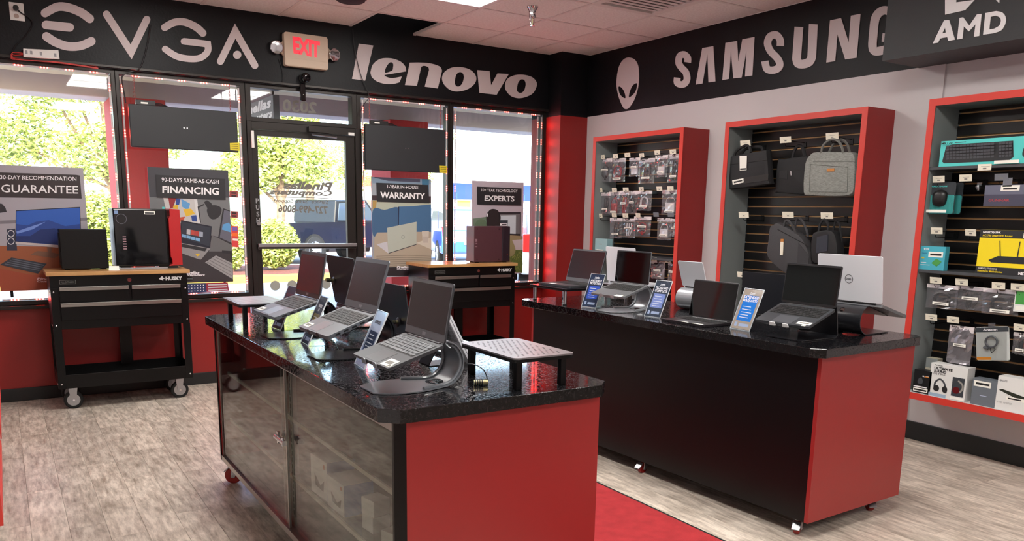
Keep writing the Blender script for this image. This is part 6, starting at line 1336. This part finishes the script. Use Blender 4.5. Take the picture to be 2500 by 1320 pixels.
def d3(R, T):
    R([(120, 40), (740, 70), (760, 130), (130, 120)], C('blind_blue', (120, 140, 160))); R([(150, 45), (640, 75), (640, 110), (300, 95), (150, 60)], C('fringe', (70, 70, 90))); R([(660, 65), (735, 70), (735, 330), (665, 330)], C('teal_post', (60, 110, 140)))
    R([(125, 250), (770, 260), (770, 330), (125, 300)], C('dark_rail', (56, 40, 46)))
    R([(130, 300), (770, 330), (770, 420), (130, 420)], C('shelf_pale', (170, 176, 160))); R([(130, 305), (175, 305), (165, 395), (130, 395)], C('books', (170, 140, 80)))
    R(cat([(135, 400), (260, 405), (395, 375), (410, 470), (400, 600), (260, 660), (135, 680)], 4), C('cushion_blue', (62, 96, 132))); R([(410, 370), (560, 365), (765, 345), (770, 640), (420, 640), (405, 500)], C('cushion_blue2', (66, 104, 142))); R([(402, 372), (416, 372), (412, 570), (402, 570)], C('gap_dark', (30, 40, 70)))
    R([(180, 648), (780, 640), (790, 1010), (140, 1030), (150, 700)], C('table_wood', (168, 156, 140)))
    for i in range(6): R([(170, 900 + 22 * i), (500, 890 + 22 * i), (780, 900 + 22 * i), (780, 905 + 22 * i), (500, 897 + 22 * i), (170, 906 + 22 * i)], C('wood_line', (132, 120, 106)))
    R([(600, 760), (790, 700), (790, 830)], C('cloth_pale', (196, 190, 178)))
    R([(285, 598), (602, 533), (600, 775), (298, 872)], C('lid_silver', (172, 178, 168))); R([(170, 775), (288, 745), (298, 872)], C('deck_white', (190, 188, 196))); R([(300, 868), (600, 772), (600, 780), (300, 876)], C('under_dark', (60, 60, 66)))
    R(circ(20, 20, 456, 697), C('logo_ring', (140, 146, 140))); R(circ(15, 20, 456, 697), C('lid_silver'))
    R([(658, 635), (735, 632), (726, 765), (668, 765)], C('glass_pale', (196, 190, 180))); R([(668, 690), (730, 690), (724, 758), (672, 758)], C('glass_water', (180, 172, 164)))
    R([(140, 1025), (790, 1010), (790, 1112), (140, 1112)], C('table_edge', (40, 34, 38)))
    R([(168, 113), (728, 138), (738, 335), (175, 318)], C('label_black')); T('1-YEAR IN-HOUSE', [(288, 172), (618, 182), (618, 148), (288, 137)], WINK, .010); T('WARRANTY', [(212, 280), (690, 292), (692, 228), (212, 210)], WINK, .028)
    T('Pinellas', [(388, 1030), (520, 1032), (520, 1008), (388, 1006)], WINK, .04, .2); T('Computers', [(388, 1052), (585, 1052), (585, 1030), (388, 1030)], WINK, .04, .2)
poster('tall in-house warranty poster showing a silver laptop and blue cushions', 'warranty', 2.885, 3.49, .872, 1.78, (880, 420), 4.4, C('room_grey', (150, 156, 164)), d3)
def d4(R, T):
    R([(155, 470), (310, 450), (310, 720), (155, 720)], C('foliage_grey', (110, 128, 110))); R(cat([(170, 560), (220, 480), (300, 500), (300, 600), (180, 620)], 4), C('plant_soft', (96, 116, 92)))
    R([(430, 400), (692, 398), (690, 665), (430, 655)], C('mon_black', (40, 34, 40))); R([(450, 420), (680, 418), (678, 640), (450, 635)], C('page_grey', (110, 108, 112))); R([(455, 435), (635, 432), (632, 640), (455, 632)], C('page_pale', (196, 204, 212))); R([(448, 488), (545, 488), (542, 560), (448, 556)], C('banner', (52, 60, 70))); R([(455, 525), (540, 525), (538, 552), (455, 550)], WINK); R([(480, 532), (530, 532), (530, 546), (480, 546)], C('mon_black'))
    R([(520, 650), (720, 665), (720, 705), (540, 710)], C('stand_tan', (150, 132, 100))); R([(560, 710), (725, 700), (725, 820), (600, 810)], C('paper_pink', (196, 180, 184)))
    R([(560, 815), (725, 820), (725, 1070), (520, 1060)], C('plant_base', (96, 112, 54)))
    rg = random.Random(3)
    for i in range(60):
        x, y = rg.uniform(560, 715), rg.uniform(850, 1040); R([(x, y), (x + rg.uniform(-30, 30), y - rg.uniform(20, 50)), (x + 8, y + 4)], C('blade%d' % (i % 3), ((120, 136, 60), (76, 96, 40), (146, 150, 84))[i % 3]))
    R(cat([(500, 600), (560, 660), (610, 760), (625, 830), (590, 885), (530, 880), (505, 800)], 4), C('jacket_tan', (146, 134, 96))); R([(495, 780), (560, 900), (600, 1060), (500, 1060)], C('jacket_tan2', (128, 116, 78)))
    R(cat([(302, 440), (320, 395), (370, 372), (425, 385), (452, 430), (450, 490), (440, 580), (318, 580), (304, 500)], 4), C('hair_dark', (42, 34, 36))); R(stroke(cat([(310, 450), (335, 385), (380, 368), (430, 388), (450, 450)], 5, False), 9, False), C('band_black', (24, 22, 24))); R([(306, 420), (318, 410), (316, 448), (308, 450)], WINK); R(cat([(440, 430), (458, 440), (458, 480), (442, 485)], 3), C('band_black'))
    R([(196, 115), (692, 135), (690, 325), (200, 312)], C('label_black')); T('10+ YEAR TECHNOLOGY', [(248, 168), (648, 180), (648, 150), (248, 137)], WINK, .010); T('EXPERTS', [(280, 275), (612, 282), (612, 220), (282, 212)], WINK, .028)
poster('pale experts poster showing a person with headphones seen from behind at a monitor', 'experts', 3.935, 4.535, .87, 1.785, (1120, 430), 4.55, C('lilac_bg', (190, 178, 188)), d4)
# ================================================================== screens hung in the windows
def screen_back(label, px, boxpx, yel, y=6.92):
    P = [at(*p, y=y) for p in px]; x0 = (P[0].x + P[3].x) / 2; x1 = (P[1].x + P[2].x) / 2; z1 = (P[0].z + P[1].z) / 2; z0 = (P[2].z + P[3].z) / 2
    t = thing('window_display', label, 'display screen', ((x0 + x1) / 2, y, z0)); o_ = Vector(t.location); w, h = x1 - x0, z1 - z0
    SB = mat('display_back_grey', (34, 36, 40), .5)
    one('housing', lambda b: b.box((-w / 2, 0, 0), (w / 2, .045, h), SB), t, bevel=.006)
    one('outer_screen', lambda b: b.box((-w / 2 + .012, .045, .012), (w / 2 - .012, .047, h - .012), SCRG), t)
    for s in (-1, 1): one('mount_hole', lambda b: b.cyl((s * .012, -.001, h * .52), (s * .012, .002, h * .52), .006, CHROME, 10), t)
    q = [at(*p, y=y - .001) - o_ for p in yel]
    st = one('warning_sticker', lambda b: b.prism(q, (0, -.0012, 0), mat('yellow_sticker', (214, 196, 40), .5)), t); u = (q[1] - q[0])
    one('sticker_print', lambda b: [b.box((q[3].x + u.x * .12, -.0034, q[3].z + .012 + .016 * k), (q[3].x + u.x * .85, -.0026, q[3].z + .017 + .016 * k), mat('olive_print', (130, 110, 30), .5)) for k in range(3)], st)
    B = [at(*p, y=y + .02) - o_ for p in boxpx]
    one('player_box', lambda b: b.box((B[0].x, .0, h - .002), (B[1].x, .04, h + .035), BLKP), t, bevel=.003)
    one('player_label', lambda b: b.box((B[0].x + .035, -.001, h + .008), (B[0].x + .085, .0005, h + .02), PAPER), t)
    one('player_leads', lambda b: [b.tube([(B[1].x, .02, h + .018 - .006 * k), (B[1].x + .04, .02, h + .02 - .008 * k), (B[1].x + .1, .02, h - .001)], .003, CABB, 6) for k in range(3)], t)
    for s in (-1, 1):
        one('hanging_chain', lambda b: [b.lathe((s * (w / 2 - .05) + .004 * (k % 2), .02, h + .006 + k * .0135), (1, 0, .2) if k % 2 else (.2, 1, 0), [(-.0015, .005), (-.0015, .0075), (.0015, .0075), (.0015, .005)], mat('red_chain', (150, 40, 40), .4), 8) for k in range(int((2.47 - z1) / .0135))], t)['kind'] = 'stuff'
    return t
screen_back('wide dark display screen hung over the financing poster', [(312, 255), (577, 271), (584, 369), (322, 361)], [(330, 240), (378, 244)], [(561, 349), (584, 348), (585, 368), (562, 366)])
screen_back('dark display screen hung over the warranty poster', [(888, 302), (1085, 316), (1092, 423), (897, 414)], [(903, 290), (946, 294)], [(1072, 404), (1091, 405), (1091, 423), (1073, 421)])
# ================================================================== red LED strips round the windows
LED = mat('red_led', (255, 34, 26), .4, emit=115.0); STRIP = mat('led_strip_base', (196, 190, 192), .35)
def led_run(t, p, q, axis):
    p, q = Vector(p), Vector(q); L = (q - p).length; d = (q - p).normalized(); w = Vector((0, 0, 1)) if axis == 'x' else Vector((1, 0, 0))
    one('strip', lambda b: b.prism([p - w * .006, q - w * .006, q + w * .006, p + w * .006], (0, .003, 0), STRIP), t)
    b = MB(); n = int(L / .155)
    for k in range(n):
        for j in range(3):
            for s in (0,):
                c = p + d * ((k + .5) * L / n + (j - 1) * .021); b.poly([c + Vector((0, -.0012, 0)) + d * x * .0048 + w * z * .0048 for x, z in ((-1, -.5), (-.5, -1), (.5, -1), (1, -.5), (1, .5), (.5, 1), (-.5, 1), (-1, .5))], LED)
    o = b.build('leds', t); o['kind'] = 'stuff'
for (x0, x1, lab) in ((-.045, .803, 'the guarantee poster window'), (.888, 1.762, 'the financing poster window'), (2.844, 3.692, 'the warranty poster window'), (3.784, 4.786, 'the experts poster window')):
    t = thing('led_strip', 'red glowing light strip round the frame of ' + lab, 'light strip', (x0, 7.028, ZS)); ox = Vector((x0, 7.028, ZS))
    e = Vector((0, 0, 0)); W_2 = x1 - x0; H_2 = ZH - ZS
    led_run(t, (0, 0, .02), (0, 0, H_2 - .02), 'z')
    led_run(t, (W_2, 0, .02), (W_2, 0, H_2 - .02), 'z'); led_run(t, (.02, 0, H_2 - .005), (W_2 - .02, 0, H_2 - .005), 'x'); led_run(t, (.02, 0, .008), (W_2 - .02, 0, .008), 'x')
    if x1 > 4.7: led_run(t, (W_2 - .045, 0, .02), (W_2 - .045, 0, H_2 - .02), 'z')  # second column added as the reflected double of the strip
# ================================================================== things on the black band
t = thing('exit_sign', 'beige exit sign with red letters and two emergency lamp heads', 'exit sign', (2.318, 6.998, 2.655)); o_ = Vector(t.location)
BEI = mat('beige_plastic', (206, 186, 164), .5)
one('sign_body', lambda b: b.prism([(x, -.055, z + .135) for x, z in rloop(.375, .268, .02, 4)], (0, .055, 0), BEI), t, bevel=.003)
one('lower_cover', lambda b: b.box((-.18, -.058, .005), (.18, -.054, .065), BEI), t, bevel=.002)
b = MB(); text_in(b, 'EXIT', (-.112, -.0562, .105), (.112, -.0562, .09), (.118, -.0562, .225), (-.118, -.0562, .24), mat('exit_red', (236, 36, 60), .4, emit=.55), bold=.05); b.build('exit_lettering', t)
for s in (-1, 1):
    one('lamp_yoke', lambda b: b.prism([(s * .18, -.03, .07), (s * .215, -.03, .11), (s * .215, -.03, .17), (s * .18, -.03, .21)], (0, .02, 0), BEI), t)
    lh = one('lamp_head', lambda b: b.lathe((s * .243, -.02, .14 - s * .002), (s * .25, -1, -.15), [(-.03, .008), (-.02, .03), (.01, .05), (.03, .053), (.034, .049), (.03, .046)], CHROME, 24), t, smooth=True)
    one('lamp_lens', lambda b: b.lathe((s * .243, -.02, .14 - s * .002), (s * .25, -1, -.15), [(.031, .047), (.033, .03), (.034, .001)], mat('lamp_lens', (215, 216, 220), .12, metal=1), 20), lh, smooth=True)
c = at(745, 190, y=6.96); t = thing('security_camera', 'small black ball security camera under the exit sign', 'security camera', (c.x, 6.998, c.z))
one('mount', lambda b: b.cyl((-.01, 0, -.005), (-.01, -.02, -.005), .035, BLKP, 20), t, smooth=True); one('ball', lambda b: b.lathe((0, -.05, 0), (.35, -1, -.1), [(-.042, .001), (-.035, .022), (-.015, .038), (.01, .04), (.03, .03), (.034, .02), (.034, .001)], mat('gloss_black_panel'), 22), t, smooth=True)
one('lens_ring', lambda b: b.lathe((0, -.05, 0), (.35, -1, -.1), [(.033, .021), (.037, .021), (.037, .015)], BLKM, 18), t, smooth=True)
c = at(740, 228, y=6.97); t = thing('motion_sensor', 'narrow black motion sensor hanging over the door transom', 'sensor', (c.x, 7.0, c.z - .06))
one('sensor_body', lambda b: b.box((-.022, -.035, .0), (.022, 0, .14), mat('gloss_black_panel')), t, bevel=.006); one('indicator', lambda b: b.cyl((0.0, -.0365, .05), (0, -.035, .05), .003, WHTP, 8), t)
c0, c1 = at(24, 6, y=6.99), at(58, 50, y=6.99)
t = thing('wall_outlet', 'white wall outlet plate with a black plug in it', 'outlet', ((c0.x + c1.x) / 2, 6.998, (c0.z + c1.z) / 2))
one('cover_plate', lambda b: b.box((-.045, -.006, -.06), (.045, 0, .06), WHTP), t, bevel=.003); one('plug', lambda b: b.cyl((-.005, -.04, .02), (-.005, -.006, .02), .018, BLKP, 14), t, smooth=True)
one('socket', lambda b: b.cyl((-.005, -.008, -.03), (-.005, -.005, -.03), .016, mat('dim_beige', (170, 150, 140), .5), 14), t)
cc = [at(*p, y=6.985) - Vector(t.location) for p in ((40, 22), (55, 34), (70, 42), (80, 60), (60, 90), (40, 110), (30, 128))]
one('plug_lead', lambda b: b.tube(cat([tuple(v) for v in cc], 4, False), .005, CABB, 6), t, smooth=True)
p = [at(*q, y=6.99) for q in ((56, 120), (142, 124), (145, 146), (57, 140))]; cz = sum(p, Vector()) / 4
t = thing('power_supply', 'flat white power supply box with red wires on the band', 'power supply', (cz.x, 6.998, cz.z)); o_ = Vector(t.location)
one('supply_case', lambda b: b.prism([v - o_ for v in p], (0, -.03, 0), WHTP), t, bevel=.003); one('spec_print', lambda b: [b.box((-.1 + .03 * k, -.0392, -.012), (-.085 + .03 * k, -.038, .012), mat('grey_print')) for k in (0, 1, 3, 6)], t)
for k in range(3):
    ww = [at(*q, y=6.97) - o_ for q in ((56, 130 + 3 * k), (32, 128 + 4 * k), (28, 138 + 3 * k), (50, 146), (140, 151 + k), (240, 166 + k))]; one('red_wire', lambda b: b.tube(cat([tuple(v) for v in ww], 4, False), .0025, mat('wire_red', (190, 50, 44), .4), 6), t, smooth=True)
def cord(label, pts, y, r=.004, mt=CABB, name='hanging_cable'):
    P = [at(*q, y=y) for q in pts]; t = thing(name, label, 'cable', P[0]); o_ = Vector(t.location)
    one('cord', lambda b: b.tube(cat([tuple(v - o_) for v in P], 6, False), r, mt, 6), t, smooth=True)
cord('black cable hanging beside the wide grey letters down to the screen', [(368, 60), (362, 100), (352, 140), (340, 168), (318, 176), (300, 184), (298, 200), (304, 232), (307, 252)], 6.975, .005)
cord('thin black cord hanging across the slanted grey letters', [(861, 70), (866, 120), (880, 180), (898, 225), (901, 240)], 6.98, .0035)
cord('short black lead from the band down to the warranty side screen', [(901, 240), (890, 252), (882, 268), (876, 285)], 6.985, .003)
cord('thin camera wire hanging left of the exit sign', [(680, 142), (688, 165), (691, 185), (690, 206)], 6.99, .0025)
# ================================================================== on the ceiling
c = at(856, 3, z=3.03); t = thing('ceiling_speaker', 'round black ceiling speaker over the exit sign', 'speaker', (c.x, c.y, ZC))
one('grille', lambda b: b.lathe((0, 0, .004), (0, 0, -1), [(0, .11), (.02, .108), (.028, .095), (.03, .001)], mat('black_grille', (26, 22, 26), .6), 32), t, smooth=True); one('flange', lambda b: b.lathe((0, 0, .004), (0, 0, -1), [(0, .122), (.006, .122), (.008, .11)], BLKP, 32), t, smooth=True)
c = at(1300, 17, z=ZC); t = thing('sprinkler', 'chrome fire sprinkler head hanging from the ceiling tiles', 'sprinkler', (c.x, c.y, ZC + .004))
one('escutcheon', lambda b: b.lathe((0, 0, 0), (0, 0, -1), [(0, .043), (.004, .044), (.03, .03), (.055, .026), (.075, .026), (.085, .02), (.088, .008)], CHROME, 26), t, smooth=True)
one('head_frame', lambda b: (b.tube([(.018, 0, -.085), (.02, 0, -.11), (.008, 0, -.14)], .004, CHROME, 8), b.tube([(-.018, 0, -.085), (-.02, 0, -.11), (-.008, 0, -.14)], .004, CHROME, 8), b.cyl((0, 0, -.085), (0, 0, -.138), .006, mat('brass_lock'), 10), b.cyl((0, 0, -.14), (0, 0, -.145), .02, CHROME, 18)), t, smooth=True)
# ================================================================== stickers in the windows
def sticker(label, pts, mt, marks=(), y=7.068):
    P = [at(*q, y=y) for q in pts]; t = thing('window_sticker', label, 'sticker', P[3]); o_ = Vector(t.location)
    one('vinyl', lambda b: b.prism([v - o_ for v in P], (0, .0015, 0), mt), t)
    for q, m_ in marks: one('sticker_mark', lambda b: b.prism([at(*r_, y=y - .0012) - o_ for r_ in q], (0, .0008, 0), m_), t)
    return t
sticker('red payment card sticker strip in the window beside the door', [(564, 551), (581, 552), (583, 604), (566, 602)], mat('sticker_red', (206, 66, 66), .5), [([(566, 554), (579, 554.5), (579.5, 564), (567, 563)], mat('card_violet', (120, 90, 170), .5)), ([(567, 568), (580, 569), (580, 577), (567, 576)], mat('card_orange', (230, 110, 40), .5)), ([(568, 582), (581, 583), (581, 588), (568, 587)], PAPER)])
sticker('upper small red grey sign stuck in the window beside the door', [(560, 465), (581, 466), (581, 482), (560, 481)], mat('sticker_brick', (150, 70, 70), .5), [([(565, 469), (577, 469.5), (577, 473), (565, 472.5)], INK), ([(565, 476), (577, 476.5), (577, 480), (565, 479.5)], INK)])
sticker('lower small red grey sign stuck in the window beside the door', [(563, 515), (581, 516), (581, 532), (563, 531)], mat('sticker_brick'), [([(566, 518), (577, 518.5), (577, 522), (566, 521.5)], INK), ([(566, 525), (577, 525.5), (577, 529), (566, 528.5)], INK)])
P = [at(*q, y=6.975) for q in ((457, 716), (559, 709), (556, 689), (457, 691))]; t = thing('flag_board', 'small flag printed board standing under the financing poster', 'board', (P[0].x, 6.975, P[1].z)); o_ = Vector(t.location); P = [v - o_ for v in P]
one('panel', lambda b: b.prism(P, (0, .006, 0), mat('flag_red', (150, 40, 60), .5)), t)
def lerp2(u, v, k): return (P[0] * (1 - u) + P[1] * u) * (1 - v) + (P[3] * (1 - u) + P[2] * u) * v + Vector((0, -.0005 * k, 0))
def flag(b):
    b.poly([lerp2(0, 0, 1), lerp2(.46, 0, 1), lerp2(.46, 1, 1), lerp2(0, 1, 1)], mat('flag_navy', (46, 54, 96), .5))
    for r in range(3):
        for c in range(6): b.fill([[lerp2(.04 + .07 * c + .012 * x, .2 + .28 * r + .06 * z, 2) for x, z in circ(1, 8)]], WINK)
    for r in range(3): b.poly([lerp2(.5, .1 + .3 * r, 1), lerp2(.97, .1 + .3 * r, 1), lerp2(.97, .24 + .3 * r, 1), lerp2(.5, .24 + .3 * r, 1)], mat('flag_white', (196, 190, 196), .5))
one('flag_print', flag, t)
